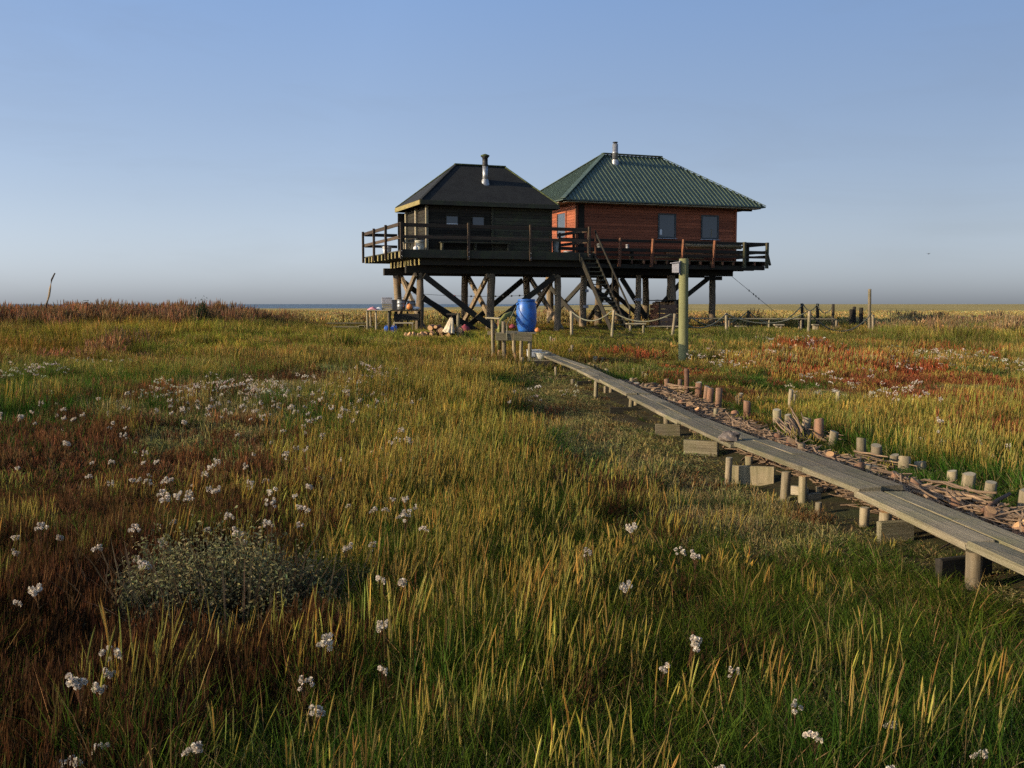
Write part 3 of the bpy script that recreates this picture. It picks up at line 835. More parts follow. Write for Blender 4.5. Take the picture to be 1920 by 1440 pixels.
# rope fence
def rope(p0, p1, d, label, r=.024, group='ropes of the rope fence'):
    tag(tube('rope', sag(p0, p1, d), r, M['rope'], n=6), label, 'rope', group)
fence = [(1072, 583, 630, 6.5, -.05), (1147, 582, 632, 5.5, 0), (1258, 588, 632, 5.5, .12), (1362, 587, 627, 5.5, .02), (1515, 583, 628, 6, .0)]
words = ['leftmost thin grey post of the rope fence, right of the barrel', 'thin upright rope fence post before the stairs', 'rope fence post leaning right beside the thick pole', 'thin pale rope fence post right of the thick pole', 'pale rope fence post farthest right before the tall pole']
tops = []
for k, (px, tp, bp_, w, ln) in enumerate(fence):
    o = stake('fence_post', px, tp, bp_, w, words[k], 'fence post', 'posts of the rope fence', seed=20 + k, lean=ln)
    tops.append(at(px, tp + 1, o.location.y))
tp_ = stake('tall_pole', 1631, 542, 625, 6, 'tall thin bare pole standing at the right end of the rope fence', 'pole', None, ('post', 'oldend'), seed=31)
o = stake('fence_post', 1637, 590, 626, 5, 'short rope fence post leaning against the foot of the tall pole', 'fence post', 'posts of the rope fence', seed=32, lean=-.06)
tops.append(at(1634, 588, o.location.y))
rw = ['from the leftmost post to the post before the stairs', 'passing in front of the stairs foot to the leaning post', 'passing behind the thick pole', 'between the two pale posts right of the thick pole', 'running to the tall pole']
for k in range(5):
    L_ = (tops[k + 1] - tops[k]).length
    rope(tops[k], tops[k + 1], .09 * L_ + .12, 'slack rope ' + rw[k])
ft = []
fw_ = ['far rope post behind the thick pole, right of the last house pile', 'left one of the three close dark posts behind the rope fence', 'middle one of the three close dark posts behind the rope fence', 'right one of the three close dark posts behind the rope fence']
for k, (px, tp) in enumerate([(1403, 582), (1506, 569), (1532, 569.5), (1562, 570)]):
    o = stake('fence_post', px, tp, 604, 5.5, fw_[k], 'fence post', 'posts behind the rope fence', ('dark', 'oldend'), seed=40 + k, Y=49.5 if k else 48.5)
    ft.append(at(px, tp + 1, 49.5 if k else 48.5))
rope(at(1300, 598, 47.5), ft[0], .5, 'dark slack rope coming from the house to the far rope post', group='ropes of the far posts')
for k in range(3):
    rope(ft[k], ft[k + 1], (.75, .32, .42)[k], 'dark slack rope hanging ' + ('left of the three close dark posts', 'between the left and middle dark posts', 'between the middle and right dark posts')[k], group='ropes of the far posts')
for k, (px, tp, w) in enumerate([(1596, 580, 9), (1605, 575, 6), (1617, 577, 7)]):
    stake('stump_post', px, tp, 606, w, 'old dark post stump %s of a group behind the tall pole' % ('leftmost', 'middle', 'rightmost')[k], 'post', 'old post stumps by the tall pole', ('dark', 'oldend'), seed=60 + k, Y=50)

# plank walkway and trestles behind the rope fence
pw = thing('plank_walkway', 'narrow raised grey plank walkway behind the rope fence', 'walkway', (0, 46.5, 0))
pts = [at(p, 597 + (p - 1288) * .004, 46.5) for p in (1288, 1365, 1440, 1500, 1566)]
for k in range(4):
    a, b = pts[k] - Vector((0, 46.5, 0)), pts[k + 1] - Vector((0, 46.5, 0))
    for j in (0, 1):
        beam('plank', (a.x + .01, j * .24, a.z), (b.x - .01, j * .24, b.z), .21, .05, M['pale'], pw, jitter=.004)
for p in pts:
    for j in (-.02, .3):
        zz = gz(p.x, 46.5)
        mesh_obj('leg', post_mesh('leg', .05, p.z - .03 - zz + .2, [M['post'], M['oldend']], n=8, rings=3, seed=int(p.x * 10)), pw, (p.x + .05, j, zz - .2))
def trestle(name, label, px0, px1, py, Y, legs, group=None, cat='bench'):
    a, b = at(px0, py, Y), at(px1, py, Y)
    t = thing(name, label, cat, (a.x, Y, gz(a.x, Y)), 0, group)
    g = gz(a.x, Y)
    for j in (0, 1):
        beam('seat_plank', (0, .17 * j, a.z - g), (b.x - a.x, .17 * j, b.z - g), .16, .05, M['pale'], t, jitter=.003)
    for q in legs:
        for j in (0, .17):
            mesh_obj('leg', post_mesh('leg', .045, a.z - g - .02 + .2, [M['post'], M['oldend']], n=8, rings=3, seed=int(px0 + q * 10)), t, ((b.x - a.x) * q, j, -.2))
trestle('trestle_bench', 'low wooden trestle bench between the stairs foot and the thick pole', 1174, 1211, 607, 40.0, (.22, .88))
trestle('trestle_bench', 'tiny low trestle in the grass left of the pale rope fence post', 1380, 1399, 612, 42.5, (.3, .8))
trestle('trestle_bench', 'tiny low trestle in the grass midway along the plank walkway', 1452, 1470, 609, 43.5, (.3, .7))
trestle('trestle_bench', 'tiny low trestle just right of the farthest right rope fence post', 1524, 1535, 609, 43.5, (.3, .8))
trestle('long_bench', 'long low bench plank under the red house behind the thick pole', 1213, 1290, 612, 45.5, (.1, .5, .95))

# work table left of the dark hut
tb = thing('work_table', 'pale sunlit work table cluttered with gear left of the dark hut piles', 'table', (-5.45, 41.4, gz(-5.45, 41.4)))
h_ = at(710, 581, 41.4).z - gz(-5.45, 41.4)
for k in range(4):
    beam('top_plank', (-.52, .2 * k, h_ - .025), (.50, .2 * k, h_ - .025), .19, .045, M['pale'], tb, jitter=.002)
for a, b in ((-.45, .02), (-.09, .0), (.42, .02), (-.4, .6), (.4, .6)):
    mesh_obj('leg', post_mesh('leg', .045, h_ + .15, [M['post'], M['oldend']], n=8, rings=4, seed=int(a * 90 + 50)), tb, (a, b, -.2))
td = thing('shade_toned_table', 'shade-toned dark work table holding the metal pots and orange buoy', 'table', (-4.4, 41.75, gz(-4.4, 41.75)))  # shade over this table is put into its dark timber colour
h2 = at(760, 581, 41.75).z - gz(-4.4, 41.75)
for k in range(4):
    beam('top_plank', (-.50, .2 * k, h2 - .025), (.64, .2 * k, h2 - .025), .19, .045, M['dark'], td, jitter=.002)
for a, b in ((-.4, .05), (.1, .05), (.55, .05), (-.4, .55), (.55, .55)):
    boxo('leg', (a, b, h2 / 2 - .1), (.07, .07, h2 + .08), M['dark'], td)
beam('apron', (-.45, -.06, h2 - .3), (.6, -.06, h2 - .3), .03, .28, M['dark'], td)
TT = gz(-5.45, 41.4) + h_ ; TD = gz(-4.4, 41.75) + h2
def onw(px, Y): return (px - 960) / F_PX * Y * .998
def cloth(name, label, x, y, z, w, d, h, mat, seed):
    rnd = random.Random(seed); n = 9
    vs_, fs = [], []
    for j in range(n):
        for i in range(n):
            a, b = i / (n - 1) - .5, j / (n - 1) - .5
            e = max(0, 1 - 3.3 * (a * a + b * b))
            vs_.append((x + a * w, y + b * d, z + .004 + h * e * (0.65 + .35 * rnd.random())))
    for j in range(n - 1):
        for i in range(n - 1):
            fs.append((j * n + i, j * n + i + 1, (j + 1) * n + i + 1, (j + 1) * n + i))
    o = from_pd(name, vs_, fs, mat, sm=True)
    sol = o.modifiers.new('thickness', 'SOLIDIFY'); sol.thickness = .012; sol.offset = -1
    return tag(o, label, 'cloth')
cloth('rag', 'crumpled pale pink rag at the left end of the sunlit table', onw(699, 41.7), 41.65, TT, .40, .4, .13, M['pink'], 1)
cloth('rag', 'crumpled white sack behind the pink rag on the sunlit table', onw(711, 41.9), 41.85, TT, .3, .3, .12, M['white'], 2)
cr = thing('storage_box', 'grey lidded box on top of the gear at the back of the tables', 'box', (onw(726, 42.1), 42.05, TT + .26), R(6))
boxo('body', (0, 0, .11), (.42, .3, .22), M['boxgrey'], cr, bevel=.012)
boxo('lid', (0, 0, .235), (.44, .32, .03), M['boxgrey'], cr)
bx_ = thing('wooden_crate', 'pale small crate carrying the grey box on the sunlit table', 'crate', (onw(726, 42.1), 42.05, TT + .002), R(6))
for s in (-1, 1):
    for z in (.05, .13, .21):
        boxo('slat', (0, s * .15, z), (.40, .018, .07), M['pale'], bx_)
        boxo('slat', (s * .19, 0, z), (.018, .278, .07), M['pale'], bx_)
def pot(name, label, x, y, z, r, h, mat):
    t = thing(name, label, 'pot', (x, y, z))
    lathe('body', [(r * .93, .0), (r, .02), (r, h * .3), (r * 1.03, h * .33), (r, h * .36), (r, h * .66), (r * 1.03, h * .69), (r, h * .72), (r, h * .97), (r * 1.04, h)], mat, t, n=22)
    tube('handle', [(r * 1.0, 0, h * .9), (r * .8, 0, h * 1.16), (0, 0, h * 1.25), (-r * .8, 0, h * 1.16), (-r, 0, h * .9)], .008, M['wire'], t, n=5)
pot('metal_pail', 'larger grey metal pail on the dark table', onw(752, 41.9), 41.95, TD + .002, .18, .42, M['greymetal'])
pot('metal_pail', 'smaller darker metal pail just behind the orange buoy', onw(771, 42.1), 42.15, TD + .002, .17, .38, M['greymetal'])
bu = thing('buoy', 'round orange fishing buoy on the dark table', 'buoy', (onw(768, 41.7), 41.72, TD + .002))
lathe('ball', [(.125 * math.sin(a), .125 - .125 * math.cos(a)) for a in np.linspace(.05, math.pi - .05, 14)], M['orange'], bu, n=22)
lathe('eye', [(.025, .243), (.025, .255), (.012, .262)], M['orange'], bu, n=10)
wc = thing('container', 'white plastic canister lying at the right end of the dark table', 'canister', (onw(780, 41.8), 41.8, TD + .067))
lathe('body', [(.05, -.12), (.065, -.11), (.065, .09), (.03, .12)], M['white'], wc, n=16, rot=(0, R(90), 0))
lathe('cap', [(.03, .121), (.03, .15)], M['white'], wc, n=12, rot=(0, R(90), 0))
bk = thing('black_box', 'black box between the crate and the grey pail', 'box', (onw(741, 42), 42.0, TD + .002), 0)
boxo('body', (0, 0, .19), (.22, .26, .38), M['black'], bk, bevel=.01)
boxo('lid', (0, 0, .395), (.24, .28, .03), M['black'], bk)
for k, (px, lab) in enumerate([(724, 'blue plastic jerrycan under the sunlit table, left of a leg'), (736, 'blue plastic jerrycan under the sunlit table, farthest left of two right of the leg'), (740.5, 'blue plastic jerrycan under the tables, rightmost')]):
    yy = 41.2 + .12 * k; xx = onw(px, yy)
    t = thing('jerrycan', lab, 'jerrycan', (xx, yy, gz(xx, yy)), R(10 * k), 'blue jerrycans under the table')
    boxo('body', (0, 0, .17), (.15, .12, .34), M['paleblue'], t, bevel=.025)
    tube('handle', [(-.05, 0, .33), (-.04, 0, .39), (.03, 0, .39), (.035, 0, .33)], .013, M['paleblue'], t, n=6)
    lathe('cap', [(.022, .34), (.022, .37)], M['paleblue'], t, n=10, loc=(.055, 0, 0))
hoop = [(math.cos(a) * .24, 0, .24 + math.sin(a) * .24) for a in np.linspace(0, 2 * math.pi, 25)]
o = tube('hoop', hoop, .018, M['post'], n=6); o.location = (onw(718, 41.9), 41.9, gz(-5.3, 41.9)); o.rotation_euler = (R(-8), 0, R(25))
tag(o, 'thin grey hoop leaning under the sunlit table', 'hoop')
lw = thing('low_rack', 'low pale frame standing in the shade under the dark table', 'rack', (onw(757, 41.4), 41.35, gz(-4.4, 41.35)))
beam('top_bar', (-.42, 0, .5), (.4, 0, .5), .05, .06, M['pale'], lw)
for a in (-.38, .36): boxo('leg', (a, 0, .2), (.045, .045, .56), M['pale'], lw)
for k, (x, y, rz, lab) in enumerate([(-6.75, 42.2, .2, 'topmost grey plank of the heap left of the tables'), (-6.55, 41.9, -.15, 'grey plank of the heap left of the tables, nearest the table legs'), (-6.9, 42.6, .05, 'rearmost grey plank of the heap left of the tables')]):
    o = boxo('plank', (x, y, gz(x, y) + .28 + .09 * (k % 3)), (1.7, .2, .05), M['plank'], None, rz=rz)
    tag(o, lab, 'plank', 'plank heap left of the tables')
cb = thing('wooden_crate', 'small pale open box on the ground left of the sunlit table', 'crate', (onw(680, 41.6), 41.6, gz(-6.1, 41.6) + .1), R(-12))
for s in (-1, 1):
    boxo('side', (s * .13, 0, .17), (.02, .28, .26), M['pale'], cb); boxo('side', (0, 0, .17 + s * .13), (.24, .28, .02), M['pale'], cb)

# woodpile with canvas in front of the dark hut
wx, wy = ground(825, 638)
protos = [post_mesh('log', .075 + .02 * k, .5, [M['bark'], M['endgrain']], n=9, rings=3, bend=.01, rough=.1, seed=80 + k) for k in range(3)]
cnt = 0
for row, nrow in enumerate((8, 7, 5, 2)):
    for k in range(nrow):
        x = wx - .55 + .19 * k + .1 * row + random.uniform(-.03, .03); y = wy + .1 + random.uniform(-.1, .1)
        o = mesh_obj('log', protos[cnt % 3], None, (x, y + .25, gz(x, y) + .08 + .145 * row), (R(90) + random.uniform(-.12, .12), random.uniform(-3, 3), random.uniform(-.35, .35)))
        tag(o, 'reddish log in the heap below the cream canvas in front of the hut', 'log', 'logs of the heap in front of the dark hut'); cnt += 1
for k in range(6):
    x = wx - .85 + .11 * k; y = wy - .15
    o = mesh_obj('split_log', protos[k % 3], None, (x, y, gz(x, y) + .05), (R(58), random.uniform(-1, 1), R(-60) + random.uniform(-.2, .2)))
    tag(o, 'split log leaning at the left end of the heap in front of the hut', 'log', 'split logs leaning at the heap')
pst = stake('frame_post', 860, 587, 632, 6.5, 'pale upright post at the right edge of the log heap', 'post', None, seed=90)
px_, py_ = pst.location.x, pst.location.y
bt = at(860, 588, py_)
o = beam('cross_bar', bt + Vector((-.45, .15, -.02)), bt + Vector((.06, .0, -.02)), .05, .07, M['dark']); tag(o, 'short dark bar resting on the post by the log heap', 'bar')
o = tube('leaning_pole', [at(824, 626, py_ + .3), at(840, 606, py_ + .25), at(850, 588, py_ + .15)], [.035, .03, .025], M['stick'], n=7); tag(o, 'thin pole leaning beside the cream canvas', 'pole')
cv = []
nA, nB = 14, 10
Tp, BL, BR = at(846, 596, py_ + .12), at(829, 622, py_ - .15), at(852, 626, py_ - .3)
for j in range(nB):
    t = j / (nB - 1)
    for i in range(nA):
        s = i / (nA - 1)
        e = BL.lerp(BR, s)
        p = Tp.lerp(e, t ** .8) + Vector((random.uniform(-.008, .008), (-.14 * math.sin(s * math.pi) + .03 * math.sin(s * 21)) * t, .02 * math.sin(s * 17) * t - .05 * math.sin(t * 3.14)))
        p.x += (s - .5) * .12 * (1 - t)
        cv.append(tuple(p))
fs = [(j * nA + i, j * nA + i + 1, (j + 1) * nA + i + 1, (j + 1) * nA + i) for j in range(nB - 1) for i in range(nA - 1)]
o = from_pd('canvas_sheet', cv, fs, M['canvas'], sm=True); sl = o.modifiers.new('thickness', 'SOLIDIFY'); sl.thickness = .012
tag(o, 'cream canvas sheet draped over a leaning pole above the log heap', 'canvas')
for nm, lab, px, py, Y, s, mt in [('sack', 'dark red sack lying behind the post by the log heap', 872, 617, 40.5, (.42, .3, .32), 'maroon'), ('fender', 'orange fender lying in the grass right of the blue barrel', 1008, 619, 39, (.26, .22, .17), 'orange'), ('sack', 'small red bag seen just left of the blue barrel', 961, 612, 40.5, (.28, .25, .16), 'maroon')]:
    p = at(px, py, Y); g_ = gz(p.x, Y)
    o = lathe(nm, [(.36 * s[0], 0), (.5 * s[0], s[2] * .25), (.48 * s[0], s[2] * .55), (.3 * s[0], s[2] * .85), (.12 * s[0], s[2]), (.14 * s[0], s[2] * 1.1)], M[mt], None, n=14, loc=(p.x, Y, max(g_, p.z - s[2] / 2)), wob=.08, rot=(0, 0, 1))
    tag(o, lab, nm)

# firewood crate under the red house
x, y = W(14.75, 5.2)
fc = thing('firewood_crate', 'orange lit board crate stacked with wood under the red house', 'crate', (x, y, gz(x, y)), TH)
for k in range(5):
    boxo('side_board', (0, .5 * (k > 9), .12 + .22 * k), (.04, .9, .2), M['redpost'], fc)
    boxo('front_board', (.55, -.47, .12 + .22 * k), (1.06, .03, .2), M['bark'], fc)
for u in (.02, 1.1): boxo('corner_post', (u, -.5, .6), (.07, .03, 1.2), M['rail'], fc)
for k in range(6): mesh_obj('log', protos[k % 3], fc, (.12 + .18 * k, .35, 1.16 + .03 * (k % 2)), (R(90), 0, 0))
boxo('cover_sheet', (.55, -.02, 1.33), (1.25, 1.05, .05), M['dark'], fc, jitter=.02)

# line with floats strung between the dark hut's piles
a, b = Vector((*W(1.1, 2.2), 2.22)), Vector((*W(7.3, 2.2), 2.2))
fl = tag(empty('float_line', a), 'thin line with net floats strung between the dark hut piles', 'line')
pl = [p - a for p in sag(a, b, .12, 16)]
tube('line', pl, .008, M['wire'], fl, n=4)
for k in (5, 7, 8, 10, 11, 12, 13):
    lathe('float', [(.01, -.05), (.04, -.02), (.04, .02), (.01, .05)], M['pink'] if k == 5 else M['black'], fl, n=8, loc=pl[k], rot=(0, R(80), 0))
g0 = Vector((*W(19.9, 6.1), 3.26)); g1 = at(1462, 592, 57)
g1 = g0 + (g1 - g0) * 1.25
gw = tag(empty('guy_wire', g0), 'taut guy wire with knots running from the red house to the ground', 'wire')
tube('wire', [(0, 0, 0), g1 - g0], .012, M['wire'], gw, n=5)
for t in (.36, .45, .5, .56):
    lathe('knot', [(.01, -.06), (.03, -.03), (.03, .03), (.01, .06)], M['wire'], gw, n=7, loc=(g1 - g0) * t * .8)

# left skyline
o = tube('bent_stick', [at(78, 600, 43), at(86, 575, 43), at(92, 554, 43), at(94, 540, 43), at(97, 524, 43), at(103, 512, 43)], [.05, .048, .045, .042, .038, .03], M['pile'], n=8)
tag(o, 'tall crooked bare stick rising above the left horizon', 'stick')
p = at(162, 590, 42.5)
t = thing('marker_post', 'short dark marker post with flat cap on the left skyline', 'post', (p.x, p.y, p.z - .4))
mesh_obj('shaft', post_mesh('shaft', .05, .93, [M['dark'], M['oldend']], n=8, seed=3), t)
boxo('cap', (0, 0, .99), (.19, .12, .03), M['greymetal'], t)
# a bird far off over the marsh
p = at(1741, 476, 62)
t = thing('bird', 'tiny dark bird gliding over the marsh on the right', 'bird', p, R(30)); t.scale = (.5, .5, .5)
lathe('body', [(.005, -.16), (.03, -.1), (.05, 0), (.035, .1), (.02, .14), (.004, .18)], M['bird'], t, n=8, rot=(0, R(90), 0))
for s in (-1, 1):
    from_pd('wing', [(-.05, 0, .02), (.07, 0, .02), (.05, s * .16, .07), (-.03, s * .15, .07), (-.02, s * .34, .03), (-.05, s * .33, .03),
                     (-.05, 0, .01), (.07, 0, .01), (.05, s * .16, .06), (-.03, s * .15, .06), (-.02, s * .34, .022), (-.05, s * .33, .022)],
            [(0, 1, 2, 3), (3, 2, 4, 5), (6, 9, 8, 7), (9, 11, 10, 8), (0, 6, 7, 1), (1, 7, 8, 2), (2, 8, 10, 4), (4, 10, 11, 5), (5, 11, 9, 3), (3, 9, 6, 0)], M['bird'], t)

# ------------------------------------------------------------------ boardwalk
BZ = .35
def board_z(y): return BZ + float(np.interp(y, [0, 28, 31, 34.5], [0, 0, .06, .42]))
bw = thing('boardwalk', 'long narrow boardwalk of paired grey planks on short posts', 'boardwalk', (2.4, 10, 0))
O = Vector((2.4, 10, 0))
for k in range(len(PATH) - 1):
    (x0, y0), (x1, y1) = PATH[k], PATH[k + 1]
    d = Vector((x1 - x0, y1 - y0, 0)).normalized(); n = Vector((d.y, -d.x, 0))
    for s in (-1, 1):
        sh = random.uniform(-.10, .10)
        a = Vector((x0, y0, board_z(y0) - .025)) + n * (s * .104) + d * (sh - .02)
        b = Vector((x1, y1, board_z(y1) - .025)) + n * (s * .104) + d * (sh - .04)
        dz = .012 * (k % 2) + random.uniform(-.004, .004)
        if k == 2: dz = .045
        a.z += dz; b.z += dz + random.uniform(-.008, .008)
        L_ = (b - a).length; cuts = [0, 1] if L_ < 2.4 else [0, .5 + .12 * s, 1]
        for c in range(len(cuts) - 1):
            q0, q1 = a.lerp(b, cuts[c]), a.lerp(b, cuts[c + 1])
            q1 = q1 - (q1 - q0).normalized() * .006
            beam('plank', q0 - O, q1 - O, .192 + random.uniform(-.004, .004), .05, M['plank'], bw, bevel=.008, jitter=.006, roll=random.uniform(-.025, .025))
def on_walk(me, x, y, z, name, rot=(0, 0, 0)):
    return mesh_obj(name, me, bw, (x - O.x, y - O.y, z), rot)
posts = [(1822, 1036, 1104, 30, 0), (1617, 951, 992, 19, 0), (1655, 961, 1010, 23, 1), (1534, 942, 968, 13, 0), (1502, 893, 948, 15, 1), (1471, 885, 943, 17, 0), (1537, 912, 935, 14, 1), (1363, 858, 912, 14, 0), (1405, 855, 875, 16, 1), (1249, 781, 800, 10, 1), (1191, 748, 765, 9, 0), (1182, 745, 768, 9, 0), (1145, 725, 738, 8, 0), (1135, 724, 738, 6, 0), (1117, 715, 746, 8, 0), (1075, 711, 722, 8, 0), (1106, 713, 720, 7, 1), (1055, 684, 690, 7, 1), (1042, 688, 707, 5, 0)]
for k, (px, tp, bs_, w, fresh) in enumerate(posts):
    x, y = ground(px, bs_); z0 = gz(x, y)
    zt = min(at(px, tp, y).z, board_z(y) + .02)
    r = w / 2 * math.hypot(x, y) / F_PX
    on_walk(post_mesh('support_post', r, zt - z0 + .3, [M['post'], M['endgrain' if fresh else 'oldend']], n=14, rings=5, bend=.006, seed=200 + k), x, y, z0 - .3, 'support_post', (random.uniform(-.03, .03), random.uniform(-.03, .03), k))
cross = [(1758, 1048, 1094, .25, 'dark'), (1646, 978, 1018, .1, 'plank'), (1511, 928, 948, .1, 'plank'), (1486, 910, 934, -.3, 'pale'), (1372, 872, 908, -.3, 'post'), (1283, 824, 852, -.4, 'plank'), (1229, 795, 818, -.1, 'plank'), (1143, 764, 778, .1, 'dark'), (1082, 716, 724, .1, 'dark')]
for k, (px, tp, bs_, sk, mt) in enumerate(cross):
    x, y = ground(px, bs_); zt = at(px, tp, y).z; zb = gz(x, y) - .04
    zt = max(zt, zb + .14); zt = min(zt, BZ - .06)
    wxk = float(walk_x(y))
    beam('cross_board', Vector((x, y, (zt + zb) / 2)) - O, Vector((wxk + .12, y + sk * .5, (zt + zb) / 2 + .005)) - O, .055, zt - zb, M[mt], bw, jitter=.004)
cl_x, cl_y = ground(1318, 822, .4)
# clod of turf dropped on the plank end
vs_, fs_ = [], []
n_, m_ = 12, 7
for j in range(m_):
    a = math.pi * j / (m_ - 1)
    for i in range(n_):
        b = 2 * math.pi * i / n_
        q = 1 + random.uniform(-.28, .28)
        vs_.append((.10 * q * math.sin(a) * math.cos(b), .085 * q * math.sin(a) * math.sin(b), .055 + .055 * q * math.cos(a)))
for j in range(m_ - 1):
    for i in range(n_):
        fs_.append((j * n_ + i, (j + 1) * n_ + i, (j + 1) * n_ + (i + 1) % n_, j * n_ + (i + 1) % n_))
tag(from_pd('turf_clod', vs_, fs_, M['stone'], loc=(float(walk_x(cl_y)) - .15, cl_y, BZ + .0)), 'dark clod of turf lying on the left edge of the boardwalk', 'clod')

# ------------------------------------------------------------------ stakes of the brushwood groyne
def row(data, name, desc, group, cat='stake'):
    data = sorted(data, key=lambda d: -d[0])
    n = len(data)
    for k, (px, tp, bs_, w, kind) in enumerate(data):
        mats = {'g': ('post', 'oldend'), 'r': ('bark', 'oldend'), 'f': ('bark', 'endgrain'), 'p': ('post', 'endgrain'), 'd': ('pile', 'oldend')}[kind]
        look = {'g': 'grey weathered', 'r': 'reddish barked', 'f': 'sawn orange topped', 'p': 'pale topped grey', 'd': 'dark weathered'}[kind]
        pos = (ordinal(k + 1) + ' from the right') if k < n // 2 else (ordinal(n - k) + ' from the left')
        stake(name, px, tp, bs_, w, '%s stake, %s, %s' % (look, pos, desc), cat, group, mats, seed=300 + int(px), tilt=.5 if kind == 'f' else .2)
back = [(1910, 918, 968, 24, 'g'), (1852, 905, 942, 21, 'g'), (1807, 888, 925, 22, 'g'), (1779, 883, 908, 17, 'g'), (1722, 866, 890, 21, 'g'), (1698, 856, 890, 21, 'g'), (1670, 852, 882, 17, 'g'), (1642, 835, 873, 20, 'g'), (1614, 822, 865, 17, 'g'), (1558, 809, 842, 17, 'g'), (1535, 786, 834, 19, 'r'), (1510, 784, 818, 15, 'g'), (1479, 778, 812, 13, 'g'), (1453, 768, 797, 15, 'g'), (1406, 752, 787, 13, 'r'),
        (1347, 728, 773, 13, 'r'), (1332, 728, 765, 14, 'r'), (1321, 724, 760, 10, 'r'), (1307, 717, 747, 12, 'r'), (1289, 692, 746, 10, 'r'), (1275, 712, 737, 8, 'r'), (1250, 710, 731, 9, 'r'), (1211, 701, 716, 7, 'p'), (1205, 697, 714, 5, 'p'), (1187, 691, 706, 6, 'g'), (1164, 684, 695, 6, 'g'), (1129, 670, 684, 5, 'g'), (1118, 668, 685, 5, 'p'), (1114, 668, 684, 4, 'p'), (1072, 647, 668, 5.5, 'p'), (1068, 654, 668, 4, 'p')]
row(back, 'stake', 'behind the brushwood', 'stakes of the back row')
front = [(1909, 989, 1014, 25, 'f'), (1857, 970, 990, 22, 'f'), (1797, 950, 968, 25, 'f'), (1710, 912, 930, 20, 'f'), (1673, 897, 915, 19, 'f'), (1640, 880, 900, 19, 'f'), (1612, 874, 896, 19, 'f'), (1626, 880, 898, 12, 'g'), (1557, 858, 874, 16, 'f'), (1505, 836, 856, 15, 'g'), (1484, 834, 848, 20, 'f'), (1459, 820, 838, 18, 'f'), (1438, 811, 826, 13, 'f'), (1418, 800, 818, 13, 'r'), (1378, 772, 790, 14, 'f'), (1338, 766, 790, 9, 'g'), (1307, 767, 782, 10, 'f'), (1291, 757, 775, 14, 'f'), (1279, 752, 768, 11, 'f'), (1267, 748, 764, 7, 'g'), (1256, 745, 758, 8, 'p'), (1226, 730, 746, 8, 'p'), (1210, 722, 738, 8, 'p'), (1192, 719, 730, 12, 'r'), (1181, 709, 724, 8, 'g'), (1168, 707, 716, 7, 'p'), (1137, 692, 704, 9, 'p'), (1105, 681, 690, 6, 'p')]
row(front, 'stub', 'along the boardwalk edge', 'stubs along the boardwalk')
farl = [(1479, 730, 775, 9, 'g'), (1488, 739, 770, 5, 'g'), (1424, 743, 764, 6, 'g'), (1454, 750, 766, 4, 'g'), (1572, 734, 764, 8, 'g'), (1587, 740, 757, 5, 'g'), (1629, 735, 755, 8, 'd'), (1710, 738, 752, 6, 'p'), (1755, 740, 752, 6, 'p'), (1801, 738, 752, 8, 'g'), (1848, 738, 752, 7, 'p'), (1390, 738, 764, 10, 'd'), (1381, 742, 762, 7, 'd')]
row(farl, 'far_stake', 'in the sparse old marsh row', 'stakes of the far old row')
pair = [(886, 672, 692, 6, 'f'), (894, 673, 692, 6, 'f'), (968, 663, 687, 5.5, 'f'), (978, 670, 692, 6.5, 'g')]
row(pair, 'short_stake', 'at the barrel stand foot', 'short stakes by the barrel stand')
trio = [(1031, 631, 645, 4, 'p'), (1037, 635, 646, 4, 'f'), (1041, 634, 645, 4, 'p'), (1050, 645, 652, 4, 'p'), (1056, 645, 653, 4, 'p')]
row(trio, 'short_stake', 'tiny, behind the boardwalk end', 'tiny stakes behind the boardwalk end')

# brushwood bundles and twig litter between the rows
stick_protos = []
for k in range(6):
    pts_ = [(-.5, 0, 0), (-.25, random.uniform(-.02, .02), random.uniform(-.012, .012)), (0, random.uniform(-.03, .03), random.uniform(-.015, .015)), (.25, random.uniform(-.02, .02), random.uniform(-.012, .012)), (.5, random.uniform(-.01, .01), 0)]
    v_, f_ = tube_vf(pts_, [.017, .016, .014, .012, .009], 6)
    me = bpy.data.meshes.new('stick'); me.from_pydata(v_, [], f_); me.materials.append(M['stick']); smooth(me); stick_protos.append(me)
def bundle(label, pA, pB, n, spread, length, fat=1.0):
    A, B = Vector(pA), Vector(pB); d = (B - A).normalized()
    t = thing('brushwood_bundle', label, 'brushwood', A, 0, 'brushwood bundles between the stake rows')
    side = d.cross(Vector((0, 0, 1))).normalized()
    for k in range(n):
        s = random.uniform(-1, 1); hgt = abs(random.gauss(0, .045))
        q = d + side * (s * spread) + Vector((0, 0, random.uniform(-.05, .05)))
        l = length * random.uniform(.65, 1.1)
        base = Vector((0, 0, .03 + hgt)) + side * (s * .12) + d * random.uniform(-.05, .1)
        o = bpy.data.objects.new('stick', random.choice(stick_protos)); link(o, t)
        fr = frame(base, base + q.normalized() * l)
        sc = random.uniform(.6, 1.25) * fat
        o.matrix_basis = fr @ Matrix.Rotation(random.uniform(0, 6), 4, 'X') @ Matrix.Diagonal((l, sc, sc, 1))
def gpt(px, py, off):
    x, y = ground(px, py, off); return (x, y, gz(x, y) + off)
bundle('fan of grey sticks rising steeply beside the leftmost orange topped stubs', gpt(1496, 832, .04), gpt(1448, 770, .26), 26, .16, .8, .8)
bundle('large loose bundle of thick pale sticks beside the near end of the boardwalk', gpt(1722, 930, .04), gpt(1870, 978, .02), 34, .28, .70, .95)
bundle('flat bundle of thin sticks between the middle stakes', gpt(1490, 818, .04), gpt(1570, 852, .03), 26, .35, .7, .75)
bundle('twisted heap of sticks around the tall reddish stake', gpt(1240, 732, .04), gpt(1310, 770, .05), 26, .35, 1.2, 1.0)
bundle('flat loose brushwood between the right hand orange topped stubs', gpt(1600, 868, .03), gpt(1690, 900, .03), 24, .4, .7, .7)
